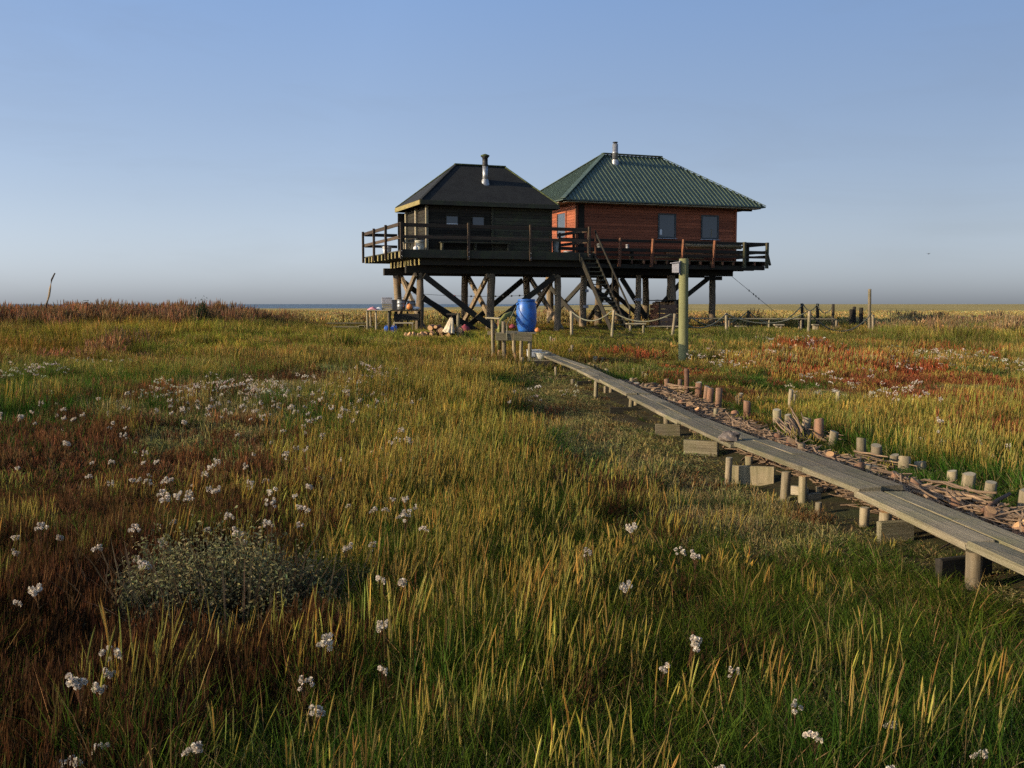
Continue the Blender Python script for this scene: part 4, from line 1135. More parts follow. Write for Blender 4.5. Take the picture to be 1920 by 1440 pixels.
a_, b_ = Vector(gpt(1843, 958, .12)), Vector(gpt(1893, 926, .22))
tag(tube('branch', [a_, a_.lerp(b_, .5) + Vector((0, 0, .01)), b_], [.018, .016, .014], M['bark'], n=7), 'single straight reddish branch sticking up between grey stakes at the right', 'branch')
a_, b_ = Vector(gpt(1127, 698, .05)), Vector(gpt(1113, 684, .3))
tag(tube('branch', [a_, b_], [.02, .015], M['pale'], n=6), 'thin pale branch leaning by the far end of the boardwalk', 'branch')

def twig_litter():
    n = 9000
    y = rng.uniform(4.2, 21, n) ** 1.0
    w = rng.uniform(.30, .98, n) * np.interp(y, [4, 8, 14, 21], [1.0, 1.0, 1.25, 1.7])
    x = walk_x(y) + w
    z = H(x, y) + np.abs(rng.normal(0, .045, n)) + .012
    a = rng.normal(.2, .9, n) + math.pi / 2; el = rng.normal(0, .18, n); L = rng.uniform(.08, .42, n); r = rng.uniform(.003, .0075, n) * np.interp(y, [4, 21], [1, 1.8])
    d = np.stack([np.cos(a) * np.cos(el), np.sin(a) * np.cos(el), np.sin(el)], 1)
    s1 = np.stack([-np.sin(a), np.cos(a), np.zeros(n)], 1); s2 = np.cross(d, s1)
    P = np.stack([x, y, z], 1)
    V = []
    for t, bend in ((-.5, 0), (0, .06), (.5, 0)):
        for k in range(3):
            q = 2 * math.pi * k / 3
            V.append(P + d * (L * t)[:, None] + s1 * (L * bend * np.sign(el + .01))[:, None] + s1 * (r * math.cos(q))[:, None] + s2 * (r * math.sin(q))[:, None])
    V = np.stack(V, 1).reshape(-1, 3)
    F = np.array([(0, 1, 4, 3), (1, 2, 5, 4), (2, 0, 3, 5), (3, 4, 7, 6), (4, 5, 8, 7), (5, 3, 6, 8)])
    F = (F[None] + (np.arange(n) * 9)[:, None, None]).reshape(-1, 4)
    o = from_pd('twig_litter', V.tolist(), F.tolist(), M['stick'])
    o['kind'] = 'stuff'
    tag(o, 'dry brown twigs strewn between the stake rows', 'twigs')
twig_litter()

# ------------------------------------------------------------------ plants
def plant_mat(name, inst=True, trans=.3, rough=.7):
    m, nt, p = new_mat(name)
    at_ = N(nt, "ShaderNodeAttribute", attribute_name='col')
    col = at_.outputs["Color"]
    if inst:
        ti = N(nt, "ShaderNodeAttribute", attribute_name='tint', attribute_type='INSTANCER')
        mx = N(nt, "ShaderNodeMixRGB", blend_type='MULTIPLY'); mx.inputs[0].default_value = 1
        nt.links.new(col, mx.inputs[1]); nt.links.new(ti.outputs["Color"], mx.inputs[2])
        col = mx.outputs[0]
    nt.nodes.remove(p)
    p = N(nt, "ShaderNodeBsdfDiffuse"); nt.links.new(col, p.inputs["Color"])
    tr = N(nt, "ShaderNodeBsdfTranslucent"); nt.links.new(col, tr.inputs["Color"])
    ms = N(nt, "ShaderNodeMixShader"); ms.inputs[0].default_value = trans
    nt.links.new(p.outputs[0], ms.inputs[1]); nt.links.new(tr.outputs[0], ms.inputs[2])
    nt.links.new(ms.outputs[0], nt.nodes["Material Output"].inputs["Surface"])
    return m
PM = plant_mat('meadow plants')
PM1 = plant_mat('single plants', inst=False)

class Geo:
    def __init__(s): s.v = []; s.f = []; s.c = []; s.n = 0
    def add(s, V, F, Cc):
        s.v.append(np.asarray(V, float)); s.c.append(np.asarray(Cc, float))
        F = np.asarray(F, int) + s.n
        s.f += F.tolist(); s.n += len(V)
    def mesh(s, name, mat):
        me = bpy.data.meshes.new(name)
        V = np.concatenate(s.v); Cc = np.concatenate(s.c)
        me.from_pydata(V.tolist(), [], s.f)
        a = me.color_attributes.new('col', 'FLOAT_COLOR', 'POINT')
        a.data.foreach_set('color', np.concatenate([np.clip(Cc, 0, 1), np.ones((len(Cc), 1))], 1).ravel())
        me.materials.append(mat)
        me.update()
        return me

def strips(g, base, az, L, lean, curve, W_, face, cb, ct, taper=.15, belly=0.0):
    """ribbons (3 segments) growing from base; az/lean/curve give the bend, cb -> ct the colour along them"""
    n = len(L)
    d = np.stack([np.cos(az), np.sin(az), np.zeros(n)], 1)
    w = np.stack([np.cos(face), np.sin(face), np.zeros(n)], 1)
    up = np.array([0, 0, 1.0])
    V, Cc = [], []
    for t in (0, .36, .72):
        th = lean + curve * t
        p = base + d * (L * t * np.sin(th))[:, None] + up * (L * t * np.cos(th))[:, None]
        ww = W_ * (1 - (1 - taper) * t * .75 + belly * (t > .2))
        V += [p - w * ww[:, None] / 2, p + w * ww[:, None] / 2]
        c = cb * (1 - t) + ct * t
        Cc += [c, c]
    th = lean + curve
    V.append(base + d * (L * np.sin(th))[:, None] + up * (L * np.cos(th))[:, None]); Cc.append(ct)
    V = np.stack(V, 1).reshape(-1, 3); Cc = np.stack(Cc, 1).reshape(-1, 3)
    o = (np.arange(n) * 7)[:, None]
    F = np.concatenate([o + np.array([0, 1, 3]), o + np.array([0, 3, 2]), o + np.array([2, 3, 5]), o + np.array([2, 5, 4]), o + np.array([4, 5, 6])])
    g.add(V, F, Cc)

def disc(n, r, rg, edge=.5):
    a = rg.uniform(0, 2 * math.pi, n); q = r * rg.uniform(0, 1, n) ** edge
    return np.stack([q * np.cos(a), q * np.sin(a), np.zeros(n)], 1), a

def cvar(c, n, rg, v=.25, hue=.12):
    k = np.exp(rg.normal(0, v, n))[:, None]
    return np.array(c)[None] * k * (1 + rg.normal(0, hue, (n, 3)) * np.array([1, .5, .8]))

def grass(rg, n, r, l0, l1, w, cb, ct, dry=.15, dryc=(.24, .185, .07), lean=.35, curve=.7):
    g = Geo()
    b, a = disc(n, r, rg)
    L = rg.uniform(l0, l1, n) * rg.uniform(.7, 1.1, n)
    az = a + rg.normal(0, 1.2, n)
    isd = rg.uniform(0, 1, n) < dry
    CB = np.where(isd[:, None], cvar(dryc, n, rg), cvar(cb, n, rg)); CT = np.where(isd[:, None], cvar(dryc, n, rg), cvar(ct, n, rg))
    strips(g, b, az, L, np.abs(rg.normal(0, lean, n)), rg.uniform(0, curve, n), w * rg.uniform(.6, 1.3, n), rg.uniform(0, 6.28, n), CB, CT)
    m = n // 4                                             # matted dead litter low down
    b2, a2 = disc(m, r, rg)
    strips(g, b2, rg.uniform(0, 6.28, m), rg.uniform(.3, .8, m) * l1, rg.uniform(.7, 1.35, m), rg.uniform(-.2, .3, m), w * rg.uniform(.7, 1.5, m), rg.uniform(0, 6.28, m), cvar((.13, .085, .04), m, rg), cvar((.23, .16, .07), m, rg))
    return g

def stalks(rg, n, r, l0, l1, w, stem, head, hw, leaves=10, lean=.075):
    g = Geo()
    b, a = disc(n, r, rg)
    L = rg.uniform(l0, l1, n); az = rg.uniform(0, 6.28, n); ln = np.abs(rg.normal(0, lean, n)); cu = rg.uniform(0, .13, n)
    sc, hc = cvar(stem, n, rg, .2), cvar(head, n, rg, .22)
    for q in (0, 1.57):
        strips(g, b, az, L, ln, cu, np.full(n, w), np.full(n, q) + az, sc, hc, taper=.6)
    t0 = .68
    d = np.stack([np.cos(az), np.sin(az), np.zeros(n)], 1)
    th = ln + cu * t0
    p = b + d * (L * t0 * np.sin(th))[:, None] + np.array([0, 0, 1.0]) * (L * t0 * np.cos(th))[:, None]
    for q in (.3, 1.87):                                   # seed spike, wider in the middle
        strips(g, p, az, L * .36, ln + cu, cu * .6, hw * rg.uniform(.6, 1.2, n), np.full(n, q) + az, hc, hc, taper=.35, belly=.5)
    if leaves:
        m = leaves
        b2, a2 = disc(m, r, rg)
        strips(g, b2, a2, rg.uniform(l0 * .5, l1 * .75, m), np.abs(rg.normal(.1, .25, m)), rg.uniform(.1, .9, m), w * rg.uniform(1, 2.2, m), rg.uniform(0, 6.28, m), cvar(stem, m, rg), cvar(head, m, rg))
    return g

def glasswort(rg, n, r, h0, h1, w, k, c0, c1):
    g = Geo()
    b, a = disc(n, r, rg)
    L = rg.uniform(h0, h1, n); ln = np.abs(rg.normal(0, .16, n)); az = a + rg.normal(0, .8, n)
    cs = cvar(c0, n, rg); ce = cvar(c1, n, rg)
    strips(g, b, az, L, ln, rg.uniform(0, .2, n), np.full(n, w), rg.uniform(0, 6.28, n), cs, ce, taper=.7)
    d = np.stack([np.cos(az), np.sin(az), np.zeros(n)], 1)
    for j in range(k):
        t = rg.uniform(.2, .85, n)
        p = b + d * (L * t * np.sin(ln))[:, None] + np.array([0, 0, 1.0]) * (L * t * np.cos(ln))[:, None]
        strips(g, p, rg.uniform(0, 6.28, n), L * rg.uniform(.22, .45, n), rg.uniform(.3, .75, n), np.full(n, -.35), w * rg.uniform(.7, 1.1, n), rg.uniform(0, 6.28, n), cs, ce * rg.uniform(.8, 1.3, (n, 1)), taper=.8)
    return g

def leaves(g, P, nrm, size, col, rg, aspect=.42):
    """small pointed leaves (two folded halves) at P looking along nrm"""
    n = len(P)
    nrm = nrm / (np.linalg.norm(nrm, axis=1, keepdims=True) + 1e-9)
    t = np.cross(nrm, rg.normal(0, 1, (n, 3))); t /= (np.linalg.norm(t, axis=1, keepdims=True) + 1e-9)
    s = np.cross(nrm, t)
    S = (size * rg.uniform(.6, 1.3, n))[:, None]
    V = np.stack([P - t * S * .5, P + s * S * aspect * .5 + nrm * S * .12, P + t * S * .55, P - s * S * aspect * .5 + nrm * S * .12], 1).reshape(-1, 3)
    o = (np.arange(n) * 4)[:, None]
    F = np.concatenate([o + np.array([0, 1, 2]), o + np.array([0, 2, 3])])
    g.add(V, F, np.repeat(col, 4, axis=0))

def purslane(rg, n, r, h, size, c, c2):
    g = Geo()
    b, a = disc(n, r, rg)
    q = np.sqrt(b[:, 0] ** 2 + b[:, 1] ** 2) / r
    lump = .6 + .4 * np.sin(b[:, 0] * 19 / r * .16 + 1) * np.sin(b[:, 1] * 17 / r * .16)
    b[:, 2] = h * lump * (1 - .75 * q ** 2) * rg.uniform(.25, 1, n) ** .5
    mixc = rg.uniform(0, 1, (n, 1)) ** 2
    col = cvar(c, n, rg, .2) * (1 - mixc) + cvar(c2, n, rg, .2) * mixc
    nr = rg.normal(0, .8, (n, 3)); nr[:, 2] = np.abs(nr[:, 2]) * .6 + .1; nr[:, :2] += b[:, :2] / r * .7
    leaves(g, b, nr, size, col, rg)
    m = n // 8
    b2, a2 = disc(m, r * .9, rg)
    strips(g, b2, a2, h * rg.uniform(.6, 1.15, m), rg.uniform(0, .6, m), rg.uniform(-.3, .3, m), np.full(m, size * .22), rg.uniform(0, 6.28, m), cvar((.09, .06, .035), m, rg), cvar(c2, m, rg), taper=.8)
    return g

def aster_parts(rg, nst, h0, h1, balls, rb, hairs, spread=.05, wide=.03):
    """(stems, fluffy heads)"""
    gs, gh = Geo(), Geo()
    for s in range(nst):
        b = np.array([rg.normal(0, wide), rg.normal(0, wide), 0]); h = rg.uniform(h0, h1)
        top = b + np.array([rg.normal(0, .04), rg.normal(0, .04), h])
        br = b + (top - b) * .68
        sc = cvar((.16, .085, .040), 1, rg)
        def rod(p, q, w):
            dd = q - p; L = np.linalg.norm(dd); az = math.atan2(dd[1], dd[0]); ln = math.acos(max(-1, min(1, dd[2] / L)))
            for fc in (0.3, 1.87):
                strips(gs, p[None], np.array([az]), np.array([L]), np.array([ln]), np.array([0.0]), np.array([w]), np.array([fc]), sc, sc * 1.2, taper=.7)
        rod(b, br, .0055)
        m = 7
        bl = b[None] + (top - b)[None] * rg.uniform(.1, .7, m)[:, None]
        strips(gs, bl, rg.uniform(0, 6.28, m), rg.uniform(.03, .09, m), rg.uniform(.5, 1.2, m), rg.uniform(0, 1.2, m), np.full(m, .006), rg.uniform(0, 6.28, m), cvar((.12, .085, .04), m, rg), cvar((.17, .11, .05), m, rg))
        for k in range(balls):
            a = rg.uniform(0, 6.28); q = spread * math.sqrt(rg.uniform(0, 1))
            c = top + np.array([q * math.cos(a), q * math.sin(a), -.35 * q * q / spread + rg.normal(0, .012)])
            rod(br + (top - br) * rg.uniform(0, .3), c, .003)
            dirs = rg.normal(0, 1, (hairs, 3)); dirs[:, 2] = dirs[:, 2] * .9 + .25
            dirs /= np.linalg.norm(dirs, axis=1, keepdims=True)
            per = np.cross(dirs, rg.normal(0, 1, (hairs, 3))); per /= (np.linalg.norm(per, axis=1, keepdims=True) + 1e-9)
            r_ = rb * rg.uniform(.75, 1.15, (hairs, 1)) * rg.uniform(.8, 1.15)
            V = np.stack([c + dirs * r_ * .15, c + dirs * r_ + per * r_ * .42, c + dirs * r_ * 1.02 - per * r_ * .42], 1).reshape(-1, 3)
            F = np.arange(hairs * 3).reshape(-1, 3)
            cc = cvar((.70, .59, .45), hairs, rg, .16, .04) * rg.uniform(.75, 1.1)
            gh.add(V, F, np.repeat(cc, 3, axis=0))
    return gs, gh

def merged(*gs):
    g = Geo()
    for q in gs:
        for V, Cc in zip(q.v, q.c): pass
        off = g.n
        g.v += q.v; g.c += q.c; g.f += [[i + off for i in f] for f in q.f]; g.n += q.n
    return g

rg = np.random.default_rng(5)
NV = 4
def protos_for(fn_list):
    """fn_list: one builder per level of detail, each called NV times"""
    col = bpy.data.collections.new('plant_prototypes')
    k = 0
    for fn in fn_list:
        for _ in range(NV):
            o = bpy.data.objects.new('p%03d' % k, fn().mesh('tuft', PM)); col.objects.link(o); k += 1
    return col
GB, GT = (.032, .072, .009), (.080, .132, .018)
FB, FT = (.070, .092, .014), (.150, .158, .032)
COL = {
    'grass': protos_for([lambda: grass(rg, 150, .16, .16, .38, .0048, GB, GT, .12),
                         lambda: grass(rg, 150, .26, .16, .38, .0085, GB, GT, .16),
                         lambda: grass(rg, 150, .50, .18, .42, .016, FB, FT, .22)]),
    'stalk': protos_for([lambda: stalks(rg, 17, .16, .26, .47, .0021, (.15, .135, .026), (.35, .28, .07), .0052, 4),
                         lambda: stalks(rg, 42, .26, .28, .50, .0034, (.15, .135, .026), (.35, .28, .07), .0058, 6),
                         lambda: stalks(rg, 60, .50, .30, .48, .008, (.18, .15, .04), (.36, .27, .08), .012, 8)]),
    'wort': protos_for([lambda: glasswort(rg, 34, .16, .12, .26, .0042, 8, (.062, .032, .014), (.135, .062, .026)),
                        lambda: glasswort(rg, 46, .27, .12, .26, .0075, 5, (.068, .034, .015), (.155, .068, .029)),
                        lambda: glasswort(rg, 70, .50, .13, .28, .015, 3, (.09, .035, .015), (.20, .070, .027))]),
    'purs': protos_for([lambda: purslane(rg, 420, .18, .17, .020, (.115, .120, .040), (.30, .235, .085)),
                        lambda: purslane(rg, 420, .30, .19, .032, (.115, .120, .040), (.30, .235, .085)),
                        lambda: purslane(rg, 300, .52, .20, .060, (.12, .125, .042), (.30, .235, .085))]),
    'tall': protos_for([lambda: stalks(rg, 26, .3, .42, .72, .007, (.17, .115, .045), (.31, .205, .095), .016, 20, .2),
                        lambda: stalks(rg, 40, .42, .42, .72, .010, (.17, .115, .045), (.31, .205, .095), .022, 30, .2),
                        lambda: stalks(rg, 60, .9, .35, .62, .030, (.24, .19, .06), (.44, .33, .12), .05, 40, .2)]),
    'aster': protos_for([lambda: merged(*aster_parts(rg, 2, .28, .42, 6, .012, 26, .035)),
                         lambda: merged(*aster_parts(rg, 4, .24, .38, 5, .014, 12, .045, .09)),
                         lambda: merged(*aster_parts(rg, 6, .24, .36, 4, .022, 7, .06, .25))]),
}

def scatter(name, pts, scl, idx, tint, col, label, cat, tilt=.08):
    n = len(pts)
    me = bpy.data.meshes.new(name)
    me.vertices.add(n); me.vertices.foreach_set('co', np.asarray(pts, float).ravel())
    a = rng.uniform(0, 2 * math.pi, n); b = rng.normal(tilt + .03, .05, n)
    ey = np.arcsin(np.clip(np.sin(b) * np.cos(a), -1, 1)); ex = np.arctan2(np.sin(b) * np.sin(a), np.cos(b)); ez = np.arctan2(np.sin(a), np.cos(b) * np.cos(a))
    at1 = me.attributes.new('rot', 'FLOAT_VECTOR', 'POINT'); at1.data.foreach_set('vector', np.stack([ex, ey, ez], 1).ravel())
    at2 = me.attributes.new('scl', 'FLOAT_VECTOR', 'POINT'); at2.data.foreach_set('vector', np.asarray(scl, float).ravel())
    at3 = me.attributes.new('idx', 'INT', 'POINT'); at3.data.foreach_set('value', np.asarray(idx, np.int32))
    at4 = me.attributes.new('tint', 'FLOAT_COLOR', 'POINT'); at4.data.foreach_set('color', np.concatenate([tint, np.ones((n, 1))], 1).ravel())
    o = mesh_obj(name, me)
    o['kind'] = 'stuff'; tag(o, label, cat)
    ng = bpy.data.node_groups.new(name + ' scatter', 'GeometryNodeTree')
    ng.interface.new_socket('Geometry', in_out='INPUT', socket_type='NodeSocketGeometry')
    ng.interface.new_socket('Geometry', in_out='OUTPUT', socket_type='NodeSocketGeometry')
    gi = N(ng, 'NodeGroupInput'); go = N(ng, 'NodeGroupOutput')
    ci = N(ng, 'GeometryNodeCollectionInfo'); ci.inputs['Collection'].default_value = col
    ci.inputs['Separate Children'].default_value = True; ci.inputs['Reset Children'].default_value = True
    ip = N(ng, 'GeometryNodeInstanceOnPoints'); ip.inputs['Pick Instance'].default_value = True
    def named(nm, dt):
        q = N(ng, 'GeometryNodeInputNamedAttribute', data_type=dt); q.inputs['Name'].default_value = nm
        return q.outputs['Attribute']
    ng.links.new(gi.outputs[0], ip.inputs['Points']); ng.links.new(ci.outputs[0], ip.inputs['Instance'])
    ng.links.new(named('idx', 'INT'), ip.inputs['Instance Index'])
    ng.links.new(named('rot', 'FLOAT_VECTOR'), ip.inputs['Rotation']); ng.links.new(named('scl', 'FLOAT_VECTOR'), ip.inputs['Scale'])
    ng.links.new(ip.outputs[0], go.inputs[0])
    o.modifiers.new('scatter', 'NODES').node_group = ng
    return o

# ---- where what grows (patches given at the places where the photograph shows them)
def blobs(lst):
    out = []
    for px, py, rx, ry, amp in lst:
        cx, cy = ground(px, py)
        y0 = ground(px, max(py - ry, 573))[1]; y1 = ground(px, py + ry)[1]
        out.append((cx, cy, max(.15, rx * math.hypot(cx, cy) / F_PX), max(.3, min((y0 - y1) / 2, 12)), amp))
    return out
def field(bl, x, y):
    f = np.zeros_like(x)
    for cx, cy, rx, ry, a in bl:
        f += a * np.exp(-((x - cx) / rx) ** 2 - ((y - cy) / ry) ** 2)
    return f
_nk = [(rng.normal(0, 1, 2), rng.uniform(0, 6.28), s) for s in (.35, .5, .8, 1.1, 1.7, 2.4, 3.3) for _ in range(3)]
def noise(x, y, seed=0, sc=1.0):
    f = np.zeros_like(x)
    for k, (d, ph, s) in enumerate(_nk):
        f += np.sin((d[0] * x + d[1] * y) * s * sc + ph + seed * (k + 1.7)) / (1 + .35 * (k // 3))
    return np.tanh(f * .32)
ZY = blobs([(880, 860, 190, 130, 1.5), (740, 790, 140, 60, 1.0), (950, 1000, 240, 110, 1.4), (1000, 1160, 270, 110, .75), (1150, 1050, 140, 80, .8), (1050, 1380, 480, 120, .36), (900, 730, 90, 40, 1.2), (1650, 800, 260, 35, 1.3), (1760, 870, 180, 35, 1.2), (1460, 690, 160, 25, .9), (1780, 690, 140, 25, .6), (330, 1310, 110, 80, .4), (200, 960, 90, 90, .3), (1500, 1330, 350, 120, .22), (560, 690, 200, 30, .4), (250, 830, 100, 50, .3)])
ZR = blobs([(200, 950, 340, 110, 1.5), (130, 1170, 290, 150, 1.5), (100, 1360, 330, 150, 1.4), (450, 990, 170, 70, 1.2), (430, 1290, 230, 90, 1.5), (1120, 930, 110, 60, 1.3), (600, 900, 110, 70, .9), (100, 840, 150, 40, .7), (330, 755, 60, 14, 1.2), (560, 720, 80, 20, .5), (900, 700, 50, 12, .6), (1350, 1120, 180, 60, .45), (1290, 905, 60, 15, .6), (650, 1000, 70, 40, .9), (1300, 1250, 160, 60, .3)])
ZRR = blobs([(1600, 702, 130, 16, 1.5), (1690, 748, 45, 28, 2.2), (1895, 785, 80, 34, 2.4), (1500, 658, 60, 10, 1.6), (1200, 664, 60, 10, 1.6), (1800, 668, 80, 12, 1.8), (1840, 722, 70, 15, 1.6), (1620, 656, 45, 9, 1.5), (1560, 680, 90, 14, 1.4), (1490, 700, 80, 16, 1.2), (320, 752, 30, 10, .8), (1660, 690, 60, 14, 1.4), (1880, 830, 60, 25, 1.3), (1290, 700, 40, 14, .8)])
ZP = blobs([(1130, 790, 150, 90, 2.0), (1250, 880, 110, 50, 1.4), (1000, 740, 80, 25, 1.2), (420, 840, 160, 45, 1.2), (500, 750, 140, 30, 1.2), (620, 700, 100, 20, 1.0), (440, 910, 120, 30, .8), (560, 1165, 110, 35, 1.4), (1860, 742, 110, 18, 1.6), (1560, 750, 90, 16, 1.4), (1130, 655, 90, 12, 1.5), (1470, 1010, 160, 40, 1.0), (1800, 1130, 120, 50, .8), (250, 780, 120, 25, .7), (1060, 690, 80, 20, 1.0)])
ZG = blobs([(700, 640, 350, 40, 1.2), (300, 660, 350, 35, 1.0), (1100, 625, 200, 14, 1.5), (1080, 1250, 420, 170, 1.2), (1500, 1120, 300, 110, 1.4), (1700, 1250, 300, 150, 1.0), (1750, 640, 260, 24, 1.2), (1450, 635, 150, 14, 1.2), (860, 830, 120, 60, .6), (100, 700, 120, 40, .8), (1700, 830, 200, 30, .6), (1650, 960, 100, 30, .6)])
ZA = blobs([(400, 755, 140, 34, 1.5), (460, 800, 160, 30, 1.3), (650, 790, 90, 32, 1.2), (690, 745, 40, 12, 1.2), (330, 935, 140, 34, 1.0), (540, 945, 110, 50, 1.2), (740, 900, 60, 34, 1.2), (100, 985, 110, 36, .8), (100, 830, 110, 22, .7), (50, 715, 50, 16, .9), (1700, 690, 140, 16, 1.0), (1560, 680, 100, 14, .9), (1480, 652, 60, 9, 1.2), (1640, 770, 80, 22, .6), (1790, 858, 50, 16, 1.0), (1885, 900, 50, 34, 1.2), (1000, 770, 60, 20, .5), (1850, 690, 80, 16, .7), (1390, 690, 80, 18, .7), (640, 1010, 110, 26, .9), (200, 900, 130, 26, .6), (250, 1150, 260, 140, .08)])

ZL = blobs([(450, 765, 270, 62, 1.0), (230, 870, 260, 55, .9), (620, 715, 120, 24, .8), (1130, 790, 130, 80, .8), (150, 1150, 220, 150, .5)])
ZB = blobs([(560, 650, 420, 26, 1.0), (250, 630, 260, 16, .7), (1000, 628, 200, 14, .6)])
ZT = blobs([(225, 668, 90, 18, 1.6), (1840, 608, 120, 8, 2.2), (1770, 622, 70, 6, 1.2), (1640, 600, 60, 6, .8), (1350, 612, 30, 5, .8)])

def jgrid(y0, y1, cell, margin=2.0, k=.60):
    ys = np.arange(y0, y1, cell)
    out = []
    for yy in ys:
        hw = k * yy + margin
        xs = np.arange(-hw, hw, cell)
        out.append(np.stack([xs, np.full_like(xs, yy)], 1))
    P = np.concatenate(out)
    return P + rng.uniform(-.5, .5, P.shape) * cell
P0 = jgrid(1.5, 9, .15); P1 = jgrid(9, 23, .26); P2 = jgrid(23, 62, .52)
XY = np.concatenate([P0, P1, P2]); LOD = np.concatenate([np.zeros(len(P0), int), np.ones(len(P1), int), np.full(len(P2), 2)])
x, y = XY[:, 0], XY[:, 1]
off = x - walk_x(y)
# local house coordinates, for the trodden ground below the houses
U_ = (x - ORI.x) * math.cos(TH) + (y - ORI.y) * math.sin(TH); V_ = -(x - ORI.x) * math.sin(TH) + (y - ORI.y) * math.cos(TH)
under = (U_ > -1.5) & (U_ < 22) & (V_ > -1.0) & (V_ < 14)
keep = ~((np.abs(off) < .27) & (y < 32.5) & (rng.uniform(0, 1, len(x)) < .35))
gro = (off > .2) & (off < 1.0 * np.interp(y, [4, 8, 14, 21], [1.0, 1.0, 1.25, 1.7])) & (y < 21) & (y > 3.5)
keep &= ~(gro & (rng.uniform(0, 1, len(x)) < .9))
behind = (off > .85) & (off < 2.1) & (y < 22) & (y > 3.5)
keep &= ~((np.abs(x - .15) < .55) & (y > 27.1) & (y < 28.3) & (rng.uniform(0, 1, len(x)) < .6))
bq = (((x - ground(430, 1150)[0]) / .80) ** 2 + ((y - ground(430, 1165)[1]) / .55) ** 2 < 1) | (((x - ground(430, 1150)[0]) / .6) ** 2 + ((y - ground(430, 1210)[1]) / .4) ** 2 < 1) & (rng.uniform(0, 1, len(x)) < .6)
keep &= ~(bq & (rng.uniform(0, 1, len(x)) < .85))
mudf = field(blobs([(1280, 905, 55, 14, 1.0), (270, 1150, 60, 25, 1.1), (1330, 930, 40, 8, .8)]), x, y)
keep &= ~(mudf > rng.uniform(.35, 1.0, len(x)))
wY, wR, wRR, wP, wG = field(ZY, x, y), field(ZR, x, y), field(ZRR, x, y), field(ZP, x, y), field(ZG, x, y)
n1, n2, n3 = noise(x, y, 1), noise(x, y, 2), noise(x, y, 3)
far = sst(26, 32, y)
bank = sst(-9, -13, x) * np.exp(-((y - 47) / 6.5) ** 2)             # brown tall growth on the left skyline
rbank = sst(11, 15, x) * np.exp(-((y - 41) / 4.0) ** 2) * (.5 + .5 * n2)
wL = np.clip(field(ZL, x, y), 0, 1)
cand = np.stack([(1 - .62 * wL) * (.35 + wG + .55 * wY + .32 * far + .15 * n1),
                 .26 + wR + .42 * n2 - .12 * far,
                 wRR * (1 + .3 * n3),
                 .20 + wP + .35 * n3 - .10 * far,
                 1.6 * bank + .9 * rbank + field(ZT, x, y) + .25 * sst(48, 56, y)], 1)
cand = np.clip(cand, 0, None) ** 2.2
cum = np.cumsum(cand / (cand.sum(1, keepdims=True) + 1e-9), 1)
kind = (rng.uniform(0, 1, len(x))[:, None] > cum).sum(1)
z = H(x, y)
rs = rng.uniform(.75, 1.2, len(x))
short = field(blobs([(1110, 628, 170, 16, .6), (1140, 780, 150, 90, .42), (1560, 1040, 120, 50, .15), (1280, 695, 60, 18, .6), (1000, 735, 90, 25, .4)]), x, y)
hs = np.clip(1 - short, .3, 1) * np.where(under, .45, 1) * np.where((np.abs(off) < .6) & (y < 26), .75, 1) * np.where((np.abs(off) < .34) & (y < 32.5), .5, 1)
n7 = noise(x, y, 7, 2.0)
hs = hs * (1 + .34 * n1) * (1 + .26 * n7) * np.where(behind, .45, 1) * np.where((off > 2.0) & (y < 26), .8, 1)
yard = sst(33, 37, y) * (1 - sst(50, 58, y)) * sst(-11, -8, x) * (1 - sst(14, 17, x))
hs = hs * (1 - .55 * yard)
tall_mid = 1 + .35 * sst(28, 34, y) * (1 - under)
def tints(n, v=.16, warm=0.0):
    k = np.exp(rng.normal(0, v, n))[:, None]
    return k * np.array([1 + warm, 1, 1 - warm])[None] * (1 + rng.normal(0, .06, (n, 3)))
def emit(name, sel, key, label, cat, zs=1.0, tint=None, lodmap=None, tilt=.08):
    sel = np.where(sel & keep)[0]
    lod = LOD[sel] if lodmap is None else lodmap(LOD[sel])
    sc = np.stack([rs[sel], rs[sel], rs[sel] * (hs * zs)[sel] if np.ndim(zs) else rs[sel] * hs[sel] * zs], 1)
    T = tints(len(sel)) if tint is None else tint(sel)
    scatter(name, np.stack([x[sel], y[sel], z[sel] - .01], 1), sc, lod * NV + rng.integers(0, NV, len(sel)), T, COL[key], label, cat, tilt)
def grass_tint(sel):
    t = tints(len(sel))
    yel = np.clip(.5 * n2[sel] + .35 * far[sel], -.5, .9)[:, None]
    near_shade = (1 - sst(4, 16, y[sel]))[:, None]  # nearest grass is tinted darker: foreground shade put into its colour
    wb = np.clip(field(ZB, x[sel], y[sel]), 0, 1)[:, None]
    t = t * (1 + wb * np.array([.42, .38, .05])[None]) * (1 - .30 * np.clip(n7[sel], 0, 1)[:, None])
    return t * (1 + yel * np.array([.55, .22, .1])[None]) * (1 - .10 * near_shade) * (1 + np.clip(n3[sel], 0, 1)[:, None] * np.array([.22, -.14, -.2])[None])
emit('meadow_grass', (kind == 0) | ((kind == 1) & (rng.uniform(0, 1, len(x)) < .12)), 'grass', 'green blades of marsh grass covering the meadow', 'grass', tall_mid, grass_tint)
emit('brown_glasswort', kind == 1, 'wort', 'low red brown glasswort covering the left of the meadow', 'glasswort', 1.0, lambda s: tints(len(s), .2) * (1 - .38 * (1 - sst(4, 10, y[s])))[:, None])  # close plants get a darker tint that paints in the foreground shade
emit('red_glasswort', kind == 2, 'wort', 'bright red glasswort patches on the right of the marsh', 'glasswort', 1.35, lambda s: tints(len(s), .15) * np.array([1.75, 1.3, 1.3])[None])
emit('purslane_cover', kind == 3, 'purs', 'grey green sea purslane carpeting the ground left of the boardwalk', 'purslane', 1.0)
brown = lambda s: tints(len(s), .18) * (1 - (sst(-6, -12, x[s]) * .16)[:, None] * np.array([.3, 1.2, 1.3])[None])
